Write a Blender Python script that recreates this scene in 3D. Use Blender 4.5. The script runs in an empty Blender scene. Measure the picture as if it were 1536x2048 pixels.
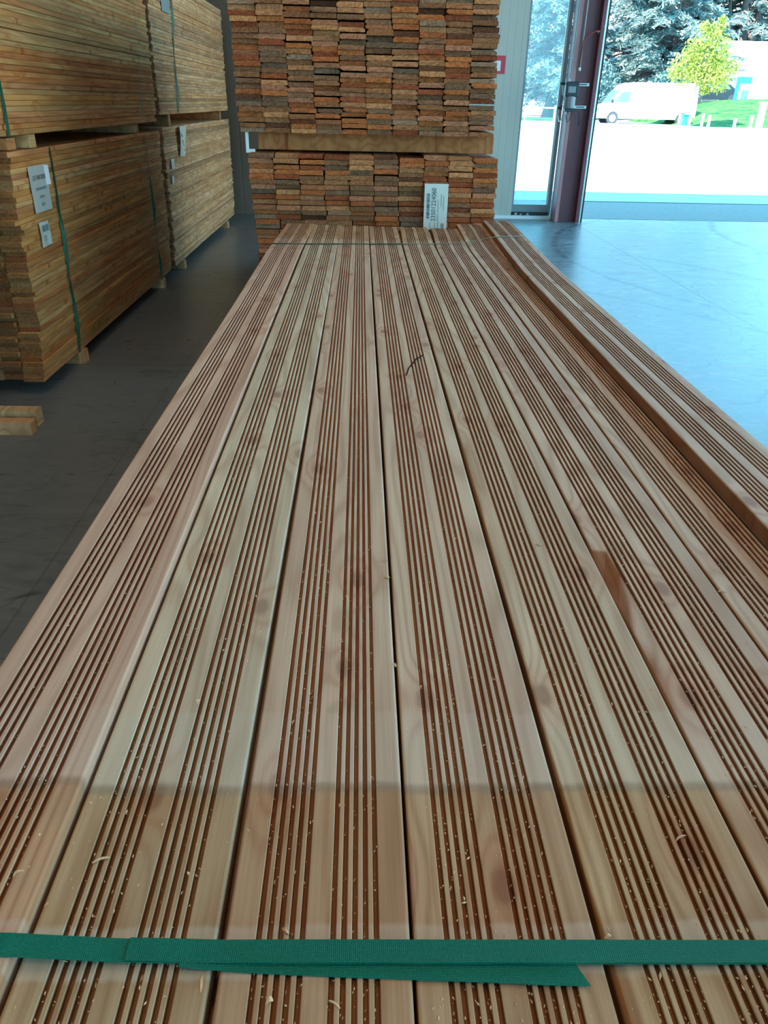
import bpy, bmesh, math, random
from mathutils import Vector, Matrix, noise as mnoise
R = random.Random(7)
scene = bpy.context.scene
COL = scene.collection

# ------------------------------------------------------------------ camera
F_PX = 1503.277
cam_d = bpy.data.cameras.new('camera')
cam_d.sensor_fit = 'VERTICAL'; cam_d.sensor_height = 36.0
cam_d.lens = F_PX / 2048.0 * 36.0
cam_d.clip_start = 0.02; cam_d.clip_end = 600
cam = bpy.data.objects.new('camera', cam_d); COL.objects.link(cam)
Cx = Vector((0.9994537, 0.0050294, 0.03266501))
Ly = Vector((-0.02626282, -0.47915057, 0.87733973))
Zz = Vector((0.02006395, -0.87771831, -0.47875673))
def c2w(a):
    return Vector((a.dot(Cx), a.dot(Ly), a.dot(Zz)))
ex, ey, ez = c2w(Vector((1, 0, 0))), c2w(Vector((0, -1, 0))), c2w(Vector((0, 0, -1)))
mw = Matrix(((ex.x, ey.x, ez.x, 0), (ex.y, ey.y, ez.y, 0), (ex.z, ey.z, ez.z, 1.6), (0, 0, 0, 1)))
cam.matrix_world = mw
scene.camera = cam

# ------------------------------------------------------------------ view, sky, sun
scene.view_settings.view_transform = 'Standard'
scene.view_settings.look = 'None'
scene.view_settings.gamma = 1
scene.view_settings.use_curve_mapping = False
scene.view_settings.exposure = 0.12
scene.cycles.use_denoising = True
scene.cycles.max_bounces = 8
scene.cycles.diffuse_bounces = 5
scene.cycles.transparent_max_bounces = 12
scene.cycles.sample_clamp_indirect = 8

w = bpy.data.worlds.new('sky'); scene.world = w; w.use_nodes = True
wt = w.node_tree; wt.nodes.clear()
SKY = 5.9
wo = wt.nodes.new('ShaderNodeOutputWorld'); wb = wt.nodes.new('ShaderNodeBackground')
wc = wt.nodes.new('ShaderNodeTexCoord'); wsx = wt.nodes.new('ShaderNodeSeparateXYZ'); wr = wt.nodes.new('ShaderNodeValToRGB')
wt.links.new(wc.outputs['Generated'], wsx.inputs[0]); wt.links.new(wsx.outputs['Z'], wr.inputs[0])
wr.color_ramp.elements[0].position = 0.0; wr.color_ramp.elements[0].color = (0.28, 0.735, 1.0, 1)
wr.color_ramp.elements[1].position = 0.7; wr.color_ramp.elements[1].color = (0.12, 0.56, 1.0, 1)
wt.links.new(wr.outputs[0], wb.inputs[0]); wb.inputs[1].default_value = SKY
wt.links.new(wb.outputs[0], wo.inputs[0])

sd = bpy.data.lights.new('sun', 'SUN'); sd.energy = 19.5; sd.angle = math.radians(0.6); sd.color = (1.0, 0.95, 0.86)
so = bpy.data.objects.new('sun', sd); COL.objects.link(so)
so.rotation_euler = Vector((0.50, 0.50, -0.86)).to_track_quat('-Z', 'Y').to_euler()
so.location = (0, -20, 30)
FILL_LAMP_W = 22.0
FILL_LAMP_COL = (1.0, 0.78, 0.52)

# ------------------------------------------------------------------ helpers
def link(o, parent=None):
    COL.objects.link(o)
    if parent is not None: o.parent = parent
    return o
def mesh_from_bm(name, bm, mats=(), smooth=False):
    bmesh.ops.recalc_face_normals(bm, faces=bm.faces)
    me = bpy.data.meshes.new(name); bm.to_mesh(me); bm.free()
    for m in (mats if isinstance(mats, (list, tuple)) else [mats]): me.materials.append(m)
    if smooth:
        for p in me.polygons: p.use_smooth = True
    return me
def obj(name, me, parent=None, loc=(0, 0, 0), rot=(0, 0, 0)):
    o = bpy.data.objects.new(name, me); o.location = loc; o.rotation_euler = rot
    return link(o, parent)
def build(name, bm, mats, parent=None, loc=(0, 0, 0), rot=(0, 0, 0), smooth=False):
    return obj(name, mesh_from_bm(name, bm, mats, smooth), parent, loc, rot)
def empty(name, loc=(0, 0, 0), rz=0):
    o = bpy.data.objects.new(name, None); o.location = loc; o.rotation_euler = (0, 0, rz); o.empty_display_size = 0.1
    return link(o)
def tag(o, label, cat, group=None, kind=None):
    o['label'] = label; o['category'] = cat
    if group: o['group'] = group
    if kind: o['kind'] = kind
    return o
def structure(o, label=None):
    o['kind'] = 'structure'
    if label: o['label'] = label
    return o
def box(bm, x0, x1, y0, y1, z0, z1, mi=0, bev=0.0, rot=None, piv=None):
    r = bmesh.ops.create_cube(bm, size=1.0)
    vs = r['verts']
    for v in vs:
        v.co = Vector((x0 + (v.co.x + .5) * (x1 - x0), y0 + (v.co.y + .5) * (y1 - y0), z0 + (v.co.z + .5) * (z1 - z0)))
    fs = list({f for v in vs for f in v.link_faces})
    for f in fs: f.material_index = mi
    if bev > 0:
        es = list({e for v in vs for e in v.link_edges})
        g = bmesh.ops.bevel(bm, geom=es, offset=bev, segments=2, affect='EDGES', profile=0.5)
        vs = list({v for f in g['faces'] for v in f.verts} | {v for v in vs if v.is_valid})
        for v in vs:
            for f in v.link_faces: f.material_index = mi
    if rot is not None:
        bmesh.ops.rotate(bm, verts=vs, cent=piv or (0, 0, 0), matrix=rot)
    return vs
def extrude_profile(bm, prof, ys, fn=None, mi=0, mi_end=None, ax='y'):
    """closed profile of (x,z) extruded through the stations ys; fn(x,y,z)->(x,y,z)"""
    rings = []
    lay = bm.verts.layers.float.get('depth')
    for y in ys:
        ring = []
        for (x, z) in prof:
            p = (x, y, z)
            if fn: p = fn(*p)
            v = bm.verts.new(p)
            if lay: v[lay] = z
            ring.append(v)
        rings.append(ring)
    n = len(prof)
    for a, b in zip(rings[:-1], rings[1:]):
        for i in range(n):
            f = bm.faces.new((a[i], a[(i + 1) % n], b[(i + 1) % n], b[i])); f.material_index = mi
    f0 = bm.faces.new(rings[0]); f1 = bm.faces.new(list(reversed(rings[-1])))
    f0.material_index = f1.material_index = mi if mi_end is None else mi_end
def tube(bm, pts, rad, seg=8, mi=0):
    pts = [Vector(p) for p in pts]
    if not isinstance(rad, (list, tuple)): rad = [rad] * len(pts)
    rings = []
    up = Vector((0, 0, 1))
    for i, p in enumerate(pts):
        d = (pts[min(i + 1, len(pts) - 1)] - pts[max(i - 1, 0)]).normalized()
        a = d.cross(up)
        if a.length < 1e-3: a = d.cross(Vector((1, 0, 0)))
        a.normalize(); b = d.cross(a).normalized()
        rings.append([bm.verts.new(p + (a * math.cos(t) + b * math.sin(t)) * rad[i]) for t in [2 * math.pi * k / seg for k in range(seg)]])
    for r0, r1 in zip(rings[:-1], rings[1:]):
        for k in range(seg):
            f = bm.faces.new((r0[k], r0[(k + 1) % seg], r1[(k + 1) % seg], r1[k])); f.material_index = mi
    bm.faces.new(rings[0]).material_index = mi; bm.faces.new(list(reversed(rings[-1]))).material_index = mi
def cyl(bm, c, r, h, axis='z', seg=24, mi=0, r2=None):
    ret = bmesh.ops.create_cone(bm, cap_ends=True, segments=seg, radius1=r, radius2=r if r2 is None else r2, depth=h)
    vs = ret['verts']
    m = {'z': Matrix.Identity(3), 'x': Matrix.Rotation(math.pi / 2, 3, 'Y'), 'y': Matrix.Rotation(math.pi / 2, 3, 'X')}[axis]
    bmesh.ops.rotate(bm, verts=vs, cent=(0, 0, 0), matrix=m)
    bmesh.ops.translate(bm, verts=vs, vec=c)
    for v in vs:
        for f in v.link_faces: f.material_index = mi

# ------------------------------------------------------------------ materials
class NT:
    def __init__(s, name):
        s.m = bpy.data.materials.new(name); s.m.use_nodes = True; s.t = s.m.node_tree
        s.t.nodes.clear()
        s.out = s.t.nodes.new('ShaderNodeOutputMaterial'); s.b = s.t.nodes.new('ShaderNodeBsdfPrincipled')
        s.t.links.new(s.b.outputs[0], s.out.inputs[0])
    def n(s, typ, **kw):
        nd = s.t.nodes.new('ShaderNode' + typ)
        for k, v in kw.items(): setattr(nd, k, v)
        return nd
    def put(s, sock, v):
        if isinstance(v, bpy.types.NodeSocket): s.t.links.new(v, sock)
        elif v is not None:
            if hasattr(sock.default_value, '__len__') and not hasattr(v, '__len__'): v = (v,) * len(sock.default_value)
            if hasattr(v, '__len__') and len(v) == 3 and hasattr(sock.default_value, '__len__') and len(sock.default_value) == 4: v = (*v, 1)
            sock.default_value = v
    def math(s, op, a, b=None, c=None, clamp=False):
        nd = s.n('Math', operation=op); nd.use_clamp = clamp
        s.put(nd.inputs[0], a)
        if b is not None: s.put(nd.inputs[1], b)
        if c is not None: s.put(nd.inputs[2], c)
        return nd.outputs[0]
    def vmath(s, op, a, b=None):
        nd = s.n('VectorMath', operation=op); s.put(nd.inputs[0], a)
        if b is not None: s.put(nd.inputs[1], b)
        return nd.outputs[0]
    def noise(s, vec, scale, detail=3, rough=.55, dist=0.0):
        nd = s.n('TexNoise'); s.put(nd.inputs['Vector'], vec); nd.inputs['Scale'].default_value = scale
        nd.inputs['Detail'].default_value = detail; nd.inputs['Roughness'].default_value = rough; nd.inputs['Distortion'].default_value = dist
        return nd.outputs['Fac']
    def ramp(s, f, stops):
        nd = s.n('ValToRGB'); s.put(nd.inputs[0], f); cr = nd.color_ramp
        while len(cr.elements) < len(stops): cr.elements.new(0.5)
        for e, (p, c) in zip(cr.elements, stops):
            e.position = p; e.color = (*c, 1) if hasattr(c, '__len__') else (c, c, c, 1)
        return nd.outputs[0]
    def mix(s, f, a, b, typ='MIX'):
        nd = s.n('Mix', data_type='RGBA', blend_type=typ); nd.clamp_factor = True
        s.put(nd.inputs[0], f); s.put(nd.inputs[6], a); s.put(nd.inputs[7], b)
        return nd.outputs[2]
    def smooth(s, v, a, b):
        nd = s.n('MapRange', interpolation_type='SMOOTHSTEP'); s.put(nd.inputs[0], v)
        nd.inputs[1].default_value = a; nd.inputs[2].default_value = b
        return nd.outputs[0]
    def sep(s, v):
        nd = s.n('SeparateXYZ'); s.put(nd.inputs[0], v); return nd.outputs
    def comb(s, x, y, z):
        nd = s.n('CombineXYZ'); s.put(nd.inputs[0], x); s.put(nd.inputs[1], y); s.put(nd.inputs[2], z); return nd.outputs[0]
    def bump(s, h, strength=.3, dist=.001):
        nd = s.n('Bump'); nd.inputs['Strength'].default_value = strength; nd.inputs['Distance'].default_value = dist
        s.put(nd.inputs['Height'], h); s.t.links.new(nd.outputs[0], s.b.inputs['Normal'])
    def set(s, col=None, rough=None, metal=None, spec=None):
        if col is not None: s.put(s.b.inputs['Base Color'], col)
        if rough is not None: s.put(s.b.inputs['Roughness'], rough)
        if metal is not None: s.put(s.b.inputs['Metallic'], metal)
        if spec is not None: s.put(s.b.inputs['Specular IOR Level'], spec)
        return s.m

def plain(name, col, rough=.6, metal=0, var=.12, vscale=6, spec=.4):
    t = NT(name); tc = t.n('TexCoord').outputs['Object']
    f = t.noise(tc, vscale, 4)
    c = t.mix(f, tuple(x * (1 - var) for x in col), tuple(min(1, x * (1 + var)) for x in col))
    return t.set(c, rough, metal, spec)

def wood(name, light, dark, knot=(.15, .065, .045), deck=False, end=False, knots=True, ring=14, tint=True, rough=.62):
    t = NT(name)
    oi = t.n('ObjectInfo'); tc = t.n('TexCoord').outputs['Object']
    rnd = oi.outputs['Random']
    off = t.comb(t.math('MULTIPLY', rnd, 13.7), t.math('MULTIPLY', rnd, 71.3), t.math('MULTIPLY', rnd, 29.1))
    p = t.vmath('ADD', tc, off)
    x, y, z = t.sep(p)[0], t.sep(p)[1], t.sep(p)[2]
    if end:
        v = t.comb(t.math('MULTIPLY', x, 5), t.math('MULTIPLY', y, 2), t.math('MULTIPLY', z, 7))
        n = t.noise(v, 1.4, 2, .4)
        rings = t.math('SINE', t.math('MULTIPLY', n, 95))
        rough_n = t.noise(p, 90, 5, .65); blot = t.noise(p, 22, 3)
        f = t.math('ADD', t.math('MULTIPLY', rings, .16), t.math('MULTIPLY', rough_n, .8))
        c = t.mix(t.math('ADD', f, t.math('MULTIPLY', blot, .35), clamp=True), dark, light)
    else:
        vw = t.comb(x, t.math('MULTIPLY', y, .075), z)
        warp = t.noise(vw, 7, 2, .4)
        rings_in = warp
        if knots:
            vo = t.n('TexVoronoi', voronoi_dimensions='2D', feature='F1'); vo.inputs['Randomness'].default_value = 1
            vk = t.comb(t.math('MULTIPLY', x, 6.5), t.math('MULTIPLY', y, 3.4), 0.0)
            t.put(vo.inputs['Vector'], vk); vo.inputs['Scale'].default_value = 1.0
            d = vo.outputs['Distance']
            kk = t.math('POWER', 2.718, t.math('MULTIPLY', t.math('MULTIPLY', d, d), -40.0))
            rings_in = t.math('ADD', warp, t.math('MULTIPLY', kk, .09))
        rings = t.math('MULTIPLY_ADD', t.math('SINE', t.math('MULTIPLY', rings_in, ring * 6.283)), .5, .5)
        rings = t.math('POWER', rings, 2.2)
        fib = t.noise(t.comb(t.math('MULTIPLY', x, 300), t.math('MULTIPLY', y, 4), t.math('MULTIPLY', z, 300)), 1, 4, .65)
        big = t.noise(t.comb(t.math('MULTIPLY', x, 6), t.math('MULTIPLY', y, .8), z), 2.0, 3)
        c = t.mix(t.smooth(big, .32, .68), light, dark)
        c = t.mix(t.math('MULTIPLY', rings, .55), c, (dark[0] * .72, dark[1] * .58, dark[2] * .46))
        c = t.mix(t.math('MULTIPLY', t.smooth(fib, .3, .75), .45), c, t.mix(1.0, c, (.66, .58, .50), 'MULTIPLY'))
        lines = t.smooth(t.noise(t.comb(t.math('MULTIPLY', t.math('ADD', x, t.math('MULTIPLY', warp, .05)), 95), t.math('MULTIPLY', y, .9), t.math('MULTIPLY', z, 95)), 1, 3, .6), .56, .72)
        c = t.mix(t.math('MULTIPLY', lines, .42), c, t.mix(1.0, c, (.70, .50, .40), 'MULTIPLY'))
        if knots:
            kn = t.smooth(t.math('ADD', d, t.math('MULTIPLY', t.noise(p, 60, 2), .03)), .10, .05)
            c = t.mix(t.math('MULTIPLY', kn, .9), c, knot)
            halo = t.smooth(d, .26, .08)
            c = t.mix(t.math('MULTIPLY', halo, .45), c, (dark[0] * .9, dark[1] * .62, dark[2] * .5))
    if deck:
        oy = t.sep(tc)[1]; oyn = t.math('ADD', oy, t.math('MULTIPLY', t.noise(p, 25, 3), .012))
        far = t.smooth(oyn, 3.62, 3.70); nr = t.smooth(oyn, .503, .496)
        fresh = t.math('MAXIMUM', far, nr)
        grey = t.mix(1.0, c, (1.0, 1.0, 1.0), 'MULTIPLY')
        grey = t.mix(.20, grey, (.55, .47, .40))
        brown = t.mix(1.0, c, (.82, .74, .62), 'MULTIPLY')
        blot = t.smooth(t.noise(p, 9, 4), .52, .72)
        brown = t.mix(t.math('MULTIPLY', blot, .25), brown, (.36, .22, .15))
        c = t.mix(fresh, grey, brown)
        b1 = t.math('MULTIPLY', t.smooth(oyn, .50, .505), t.smooth(oyn, .600, .592))
        b2 = t.math('MULTIPLY', t.smooth(oyn, .322, .327), t.smooth(oyn, .368, .362))
        dust = t.math('MAXIMUM', t.math('MULTIPLY', b1, .26), t.math('MULTIPLY', b2, .42))
        c = t.mix(dust, c, (.60, .49, .41))
        e1 = t.math('MULTIPLY', t.smooth(oyn, .489, .494), t.smooth(oyn, .507, .500))
        c = t.mix(t.math('MULTIPLY', e1, t.math('MULTIPLY', t.noise(p, 30, 3), .8)), c, (.25, .21, .17))
        # red-brown wood in grooves and left sides, their shade painted in darker
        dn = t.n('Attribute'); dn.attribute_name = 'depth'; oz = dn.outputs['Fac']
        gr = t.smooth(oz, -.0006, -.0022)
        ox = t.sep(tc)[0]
        gr = t.math('MULTIPLY', gr, t.math('SUBTRACT', 1.0, t.math('MULTIPLY', t.smooth(ox, .058, .062), .92)))  # right sides stay pale, so only the left sides carry painted shade
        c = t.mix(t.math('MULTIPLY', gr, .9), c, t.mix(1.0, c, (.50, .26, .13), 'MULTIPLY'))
    if tint:
        c = t.mix(1.0, c, oi.outputs['Color'], 'MULTIPLY')
    bh = t.noise(t.comb(t.math('MULTIPLY', x, 300), t.math('MULTIPLY', y, 12 if not end else 300), t.math('MULTIPLY', z, 300)), 1, 4, .7)
    t.bump(bh, .35 if not end else .8, .0006)
    return t.set(c, rough, 0, .16)

M = {}
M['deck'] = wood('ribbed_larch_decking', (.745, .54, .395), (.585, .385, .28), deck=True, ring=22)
M['deck_end'] = wood('decking_end_grain', (.60, .36, .22), (.30, .16, .09), end=True)
M['end'] = wood('sawn_end_grain', (.82, .56, .39), (.21, .10, .06), end=True, rough=.8)
M['long'] = wood('sawn_board_sides', (.72, .60, .48), (.46, .34, .25), rough=.75, ring=10)
M['pine'] = wood('planed_pine', (.80, .60, .38), (.62, .42, .24), knot=(.20, .10, .05), ring=10)
M['pine_end'] = wood('pine_end_grain', (.42, .25, .14), (.13, .06, .035), end=True, rough=.8)  # end grain darkened further, the shade on the pack ends painted in
M['beam'] = wood('rough_timber', (.78, .58, .36), (.58, .40, .24), ring=6)

def strap_mat():
    t = NT('green_polyester_strap'); tc = t.n('TexCoord').outputs['Object']
    s = t.sep(tc)
    a = t.math('SINE', t.math('MULTIPLY', t.math('ADD', s[0], s[1]), 2100)); b = t.math('SINE', t.math('MULTIPLY', t.math('SUBTRACT', s[0], s[1]), 2100))
    h = t.math('MULTIPLY', a, b)
    n = t.noise(tc, 9, 4)
    c = t.mix(n, (.0, .105, .062), (.001, .16, .10))
    sc = t.smooth(t.noise(t.vmath('MULTIPLY', tc, (60, 900, 900)), 1, 4, .7), .62, .8)
    c = t.mix(t.math('MULTIPLY', sc, .35), c, (.14, .30, .25))
    c = t.mix(t.math('MULTIPLY', t.smooth(h, .35, .8), .35), c, (.02, .22, .17))
    t.bump(h, .5, .0003)
    return t.set(c, .5, 0, .22)
M['strap'] = strap_mat()
M['strap_plain'] = plain('green_strap_thin', (.004, .085, .045), .45)
M['strap_clear'] = plain('pale_green_strap', (.22, .28, .20), .45)

def floor_mat():
    t = NT('polished_concrete'); tc = t.n('TexCoord').outputs['Object']
    s = t.sep(tc); x, y = s[0], s[1]
    n1 = t.noise(tc, .55, 5, .6, .6); n2 = t.noise(tc, 5, 6, .65, 1.2)
    st = t.noise(t.vmath('MULTIPLY', tc, (1.1, 3.6, 1)), 2.0, 7, .68, 2.0)
    st2 = t.noise(t.vmath('MULTIPLY', tc, (3.5, 8, 1)), 1.2, 5, .6, 1.4)
    c = t.mix(n1, (.12, .122, .12), (.19, .193, .19))
    c = t.mix(t.math('MULTIPLY', t.smooth(n2, .45, .75), .3), c, (.20, .205, .20))
    lit_side = t.smooth(x, .5, 2.5)
    c = t.mix(t.math('MULTIPLY', lit_side, .55), c, (.125, .128, .125))
    c = t.mix(t.math('MULTIPLY', t.smooth(st, .47, .64), t.math('MULTIPLY_ADD', lit_side, .55, .10)), c, (.37, .38, .375))  # scuffs are real; their extra paleness to the right is door light painted in
    c = t.mix(t.math('MULTIPLY', t.smooth(st2, .52, .68), .70), c, (.10, .105, .11))
    for sc_, seed, wd_, k_ in ((.9, 3.1, .006, .8), (1.7, 9.7, .007, .6), (.5, 21.3, .0035, .85)):
        vv = t.vmath('ADD', t.vmath('MULTIPLY', tc, (.9, 1.5, 1)), (seed, seed * 2, seed))
        ridge = t.math('ABSOLUTE', t.math('SUBTRACT', t.noise(vv, sc_, 1.0, .3, .8), .5))
        msk = t.smooth(t.noise(vv, sc_ * 1.9, 3, .6), .50, .60)
        c = t.mix(t.math('MULTIPLY', t.math('MULTIPLY', t.smooth(ridge, wd_, wd_ * .3), msk), k_), c, (.05, .055, .055))
    marks = None
    def arc(cx, cy, r, wd, k, x0=-99, x1=99, y0=-99, y1=99):
        nonlocal marks
        dx = t.math('SUBTRACT', x, cx); dy = t.math('SUBTRACT', y, cy)
        rr = t.math('SQRT', t.math('ADD', t.math('MULTIPLY', dx, dx), t.math('MULTIPLY', dy, dy)))
        rr = t.math('ADD', rr, t.math('MULTIPLY', t.noise(tc, 1.2, 2), .12))
        d = t.math('ABSOLUTE', t.math('SUBTRACT', rr, r))
        v = t.math('MULTIPLY', t.smooth(d, wd * 1.3, wd * .3), min(1, k * 1.3))
        v = t.math('MULTIPLY', v, t.smooth(t.noise(t.vmath('MULTIPLY', tc, (2, 2, 1)), 2.5, 4, .7), .38, .55))
        for ax, lo, hi in ((x, x0, x1), (y, y0, y1)):
            if lo > -99: v = t.math('MULTIPLY', v, t.smooth(ax, lo, lo + .3))
            if hi < 99: v = t.math('MULTIPLY', v, t.smooth(ax, hi, hi - .3))
        marks = v if marks is None else t.math('MAXIMUM', marks, v)
    arc(7.0, 9.5, 4.6, .05, .7, 2.0, 5.5); arc(2.0, 13.5, 5.2, .04, .6, 2.5, 7); arc(0, 6.0, 4.9, .06, .7, 3.0, 8)
    arc(8.0, 2.5, 5.2, .05, .7, 2.0, 6); arc(5.2, 6.8, 1.5, .03, .6); arc(3.2, 4.2, .9, .03, .5, 2.6); arc(5.0, 12.5, 1.1, .03, .6)
    arc(9.0, 8.0, 4.4, .05, .9); arc(4.2, 9.3, 1.2, .025, .6); arc(6.2, 5.0, 1.9, .04, .7); arc(4.0, 7.6, .7, .02, .6); arc(10.5, 10.5, 5.4, .06, .8); arc(-2, 3.0, 6.2, .04, .6, 2.0)
    c = t.mix(marks, c, (.055, .06, .06))
    # saw-cut joints
    def joint(ax, pos, k, wd=.006):
        d = t.math('ABSOLUTE', t.math('SUBTRACT', ax, pos)); return t.math('MULTIPLY', t.smooth(d, wd, wd * .4), k)
    j = t.math('MAXIMUM', joint(x, 3.312, .95, .013), t.math('MAXIMUM', joint(y, 5.0, .8), t.math('MAXIMUM', joint(y, 11.9, .5, .01), joint(x, 8.3, .8))))
    j = t.math('MAXIMUM', j, t.math('MAXIMUM', joint(x, -1.2, .35), joint(y, 8.4, .35)))
    c = t.mix(j, c, (.03, .03, .03))
    c2 = t.mix(t.smooth(t.noise(tc, 90, 2), .68, .8), c, (.12, .12, .12))
    ro = t.math('MULTIPLY_ADD', st, .30, .17)
    t.bump(t.math('ADD', t.math('MULTIPLY', n2, .5), t.math('MULTIPLY', st, .5)), .25, .002)
    return t.set(c2, ro, 0, .35)
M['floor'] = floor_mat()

def panel_mat(name, col, rib=.11):
    t = NT(name); tc = t.n('TexCoord').outputs['Object']; s = t.sep(tc)
    fx = t.math('FRACT', t.math('DIVIDE', t.math('ADD', s[0], s[1]), rib))
    line = t.smooth(t.math('ABSOLUTE', t.math('SUBTRACT', fx, .5)), .06, .02)
    n = t.noise(t.vmath('MULTIPLY', tc, (3, 3, .5)), 2, 5)
    c = t.mix(n, tuple(q * .92 for q in col), col)
    c = t.mix(t.math('MULTIPLY', line, .3), c, tuple(q * .6 for q in col))
    dirt = t.math('MULTIPLY', t.smooth(s[2], 1.2, .0), t.noise(t.vmath('MULTIPLY', tc, (6, 6, 2)), 2, 5))
    c = t.mix(t.math('MULTIPLY', dirt, .35), c, (.25, .24, .2))
    t.bump(t.math('MULTIPLY', line, -1), .5, .004)
    return t.set(c, .45, 0, .4)
M['wall_pale'] = panel_mat('pale_sandwich_panel', (.58, .56, .47))
M['wall_dark'] = panel_mat('dark_end_panel', (.15, .095, .06), .3)  # left part of the end wall, coloured darker than the right
M['wall_mid'] = panel_mat('grey_cladding', (.30, .28, .25), .3)
M['ceil'] = plain('roof_sheeting', (.22, .20, .18), .7)
M['steel_red'] = plain('oxide_red_steel', (.17, .045, .055), .38, 0, .2, 3)
M['steel_red_light'] = plain('oxide_red_flange', (.42, .20, .20), .45, 0, .15, 3)
M['galv'] = plain('galvanised_steel', (.42, .46, .45), .38, .6, .15, 12)
M['rail'] = plain('door_guide_rail', (.62, .72, .70), .22, .8, .1, 5)
M['black'] = plain('black_rubber', (.018, .022, .024), .5)
M['dark_grey'] = plain('dark_grey_plastic', (.020, .030, .036), .45)
M['mid_grey'] = plain('grey_plastic', (.24, .29, .30), .45)
M['light_grey'] = plain('conduit_grey', (.38, .42, .38), .5)
M['white_paint'] = plain('white_paint', (.82, .82, .80), .4, 0, .04)
M['white_plastic'] = plain('white_plastic', (.78, .80, .78), .25, 0, .05)
M['paper'] = plain('label_paper', (.66, .66, .58), .35, 0, .06, 20)
M['paper_blue'] = plain('label_paper_shaded', (.58, .57, .52), .3, 0, .05, 20)
M['paper_dark'] = plain('grey_card', (.17, .19, .19), .5, 0, .05, 20)
M['ink'] = plain('label_ink', (.05, .07, .065), .6)
M['ink_soft'] = plain('label_soft_ink', (.22, .28, .27), .6)
M['red_sign'] = plain('red_sign', (.62, .03, .05), .35, 0, .06)
M['cable_red'] = plain('red_cable', (.35, .06, .03), .5)
M['asphalt'] = plain('grey_asphalt', (.165, .15, .125), .85, 0, .35, 12)
M['apron'] = plain('pale_concrete_apron', (.33, .33, .32), .8, 0, .15, 3)
M['car_white'] = plain('white_car_paint', (.85, .86, .88), .25, 0, .03)
M['glass_dark'] = plain('vehicle_glass', (.10, .25, .32), .08, 0, .1)
M['tyre'] = plain('tyre_rubber', (.05, .06, .065), .8)
M['hub'] = plain('wheel_hub', (.55, .57, .60), .35, .4)
M['blue'] = plain('sign_blue', (.03, .28, .62), .4)
M['teal'] = plain('poster_teal', (.10, .50, .55), .5)
M['bldg'] = plain('white_render', (.82, .82, .80), .8, 0, .04, .6)
M['cream'] = plain('cream_render', (.80, .66, .50), .8, 0, .05, .6)
M['pink'] = plain('salmon_render', (.62, .42, .38), .85, 0, .1, .5)
M['line'] = plain('grey_line', (.25, .22, .22), .8)
M['window_far'] = plain('far_window', (.12, .16, .18), .2)
M['chip'] = wood('wood_shaving', (.90, .68, .45), (.72, .48, .30), knots=False, tint=True)

def ground_mat():
    t = NT('sunlit_ground'); tc = t.n('TexCoord').outputs['Object']
    c = t.mix(t.noise(tc, .4, 6), (.46, .45, .42), (.62, .61, .57)); c = t.mix(t.math('MULTIPLY', t.noise(tc, 30, 3), .2), c, (.3, .3, .28))
    return t.set(c, .85, 0, .2)
M['ground'] = ground_mat()
def grass_mat():
    t = NT('mown_grass'); tc = t.n('TexCoord').outputs['Object']
    n = t.noise(tc, 1.3, 6, .7); n2 = t.noise(tc, 14, 3, .7)
    c = t.mix(t.smooth(n, .35, .65), (.018, .09, .03), (.10, .20, .05)); c = t.mix(t.math('MULTIPLY', n2, .4), c, (.02, .08, .03))
    t.bump(n2, .8, .05)
    return t.set(c, .9, 0, .1)
M['grass'] = grass_mat()
def leaf_mat(name, a, b, transl=.35):
    t = NT(name); oi = t.n('NewGeometry'); rn = oi.outputs['Random Per Island']
    c = t.mix(rn, a, b)
    tr = t.n('BsdfTranslucent'); t.put(tr.inputs[0], c); mx = t.n('MixShader'); mx.inputs[0].default_value = transl
    t.set(c, .6, 0, .3)
    t.t.links.new(t.b.outputs[0], mx.inputs[1]); t.t.links.new(tr.outputs[0], mx.inputs[2]); t.t.links.new(mx.outputs[0], t.out.inputs[0])
    return t.m
M['cedar'] = leaf_mat('blue_cedar_needles', (.13, .24, .22), (.42, .52, .49), .3)
M['cedar_dark'] = leaf_mat('dark_cedar_needles', (.05, .12, .11), (.20, .30, .28), .25)
M['yellow_leaf'] = leaf_mat('yellow_green_leaves', (.22, .30, .045), (.52, .52, .13), .4)
M['bark'] = plain('grey_bark', (.13, .10, .085), .9, 0, .3, 3)
M['bark_pale'] = plain('pale_bark', (.42, .38, .34), .9, 0, .2, 5)
def glass_mat():
    t = NT('dusty_glass')
    tr = t.n('BsdfTransparent'); tr.inputs[0].default_value = (.86, .93, .92, 1)
    gl = t.n('BsdfGlossy'); gl.inputs['Roughness'].default_value = .05
    df = t.n('BsdfTranslucent'); df.inputs[0].default_value = (.62, .70, .70, 1)
    tc = t.n('TexCoord').outputs['Object']
    m1 = t.n('MixShader'); t.put(m1.inputs[0], t.math('MULTIPLY_ADD', t.noise(tc, 3, 4), .06, .09)); t.t.links.new(tr.outputs[0], m1.inputs[1]); t.t.links.new(df.outputs[0], m1.inputs[2])
    fr = t.n('LayerWeight'); fr.inputs['Blend'].default_value = .15
    m2 = t.n('MixShader'); t.put(m2.inputs[0], t.math('MULTIPLY', fr.outputs['Fresnel'], .5)); t.t.links.new(m1.outputs[0], m2.inputs[1]); t.t.links.new(gl.outputs[0], m2.inputs[2])
    t.t.links.new(m2.outputs[0], t.out.inputs[0])
    return t.m
M['glass'] = glass_mat()
def fill_lamp_mat():
    t = NT('fill_lamp_lens'); t.set((.9, .9, .85), .4); t.b.inputs['Emission Color'].default_value = (*FILL_LAMP_COL, 1); t.b.inputs['Emission Strength'].default_value = 12
    return t.m
M['lamp'] = fill_lamp_mat()

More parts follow.
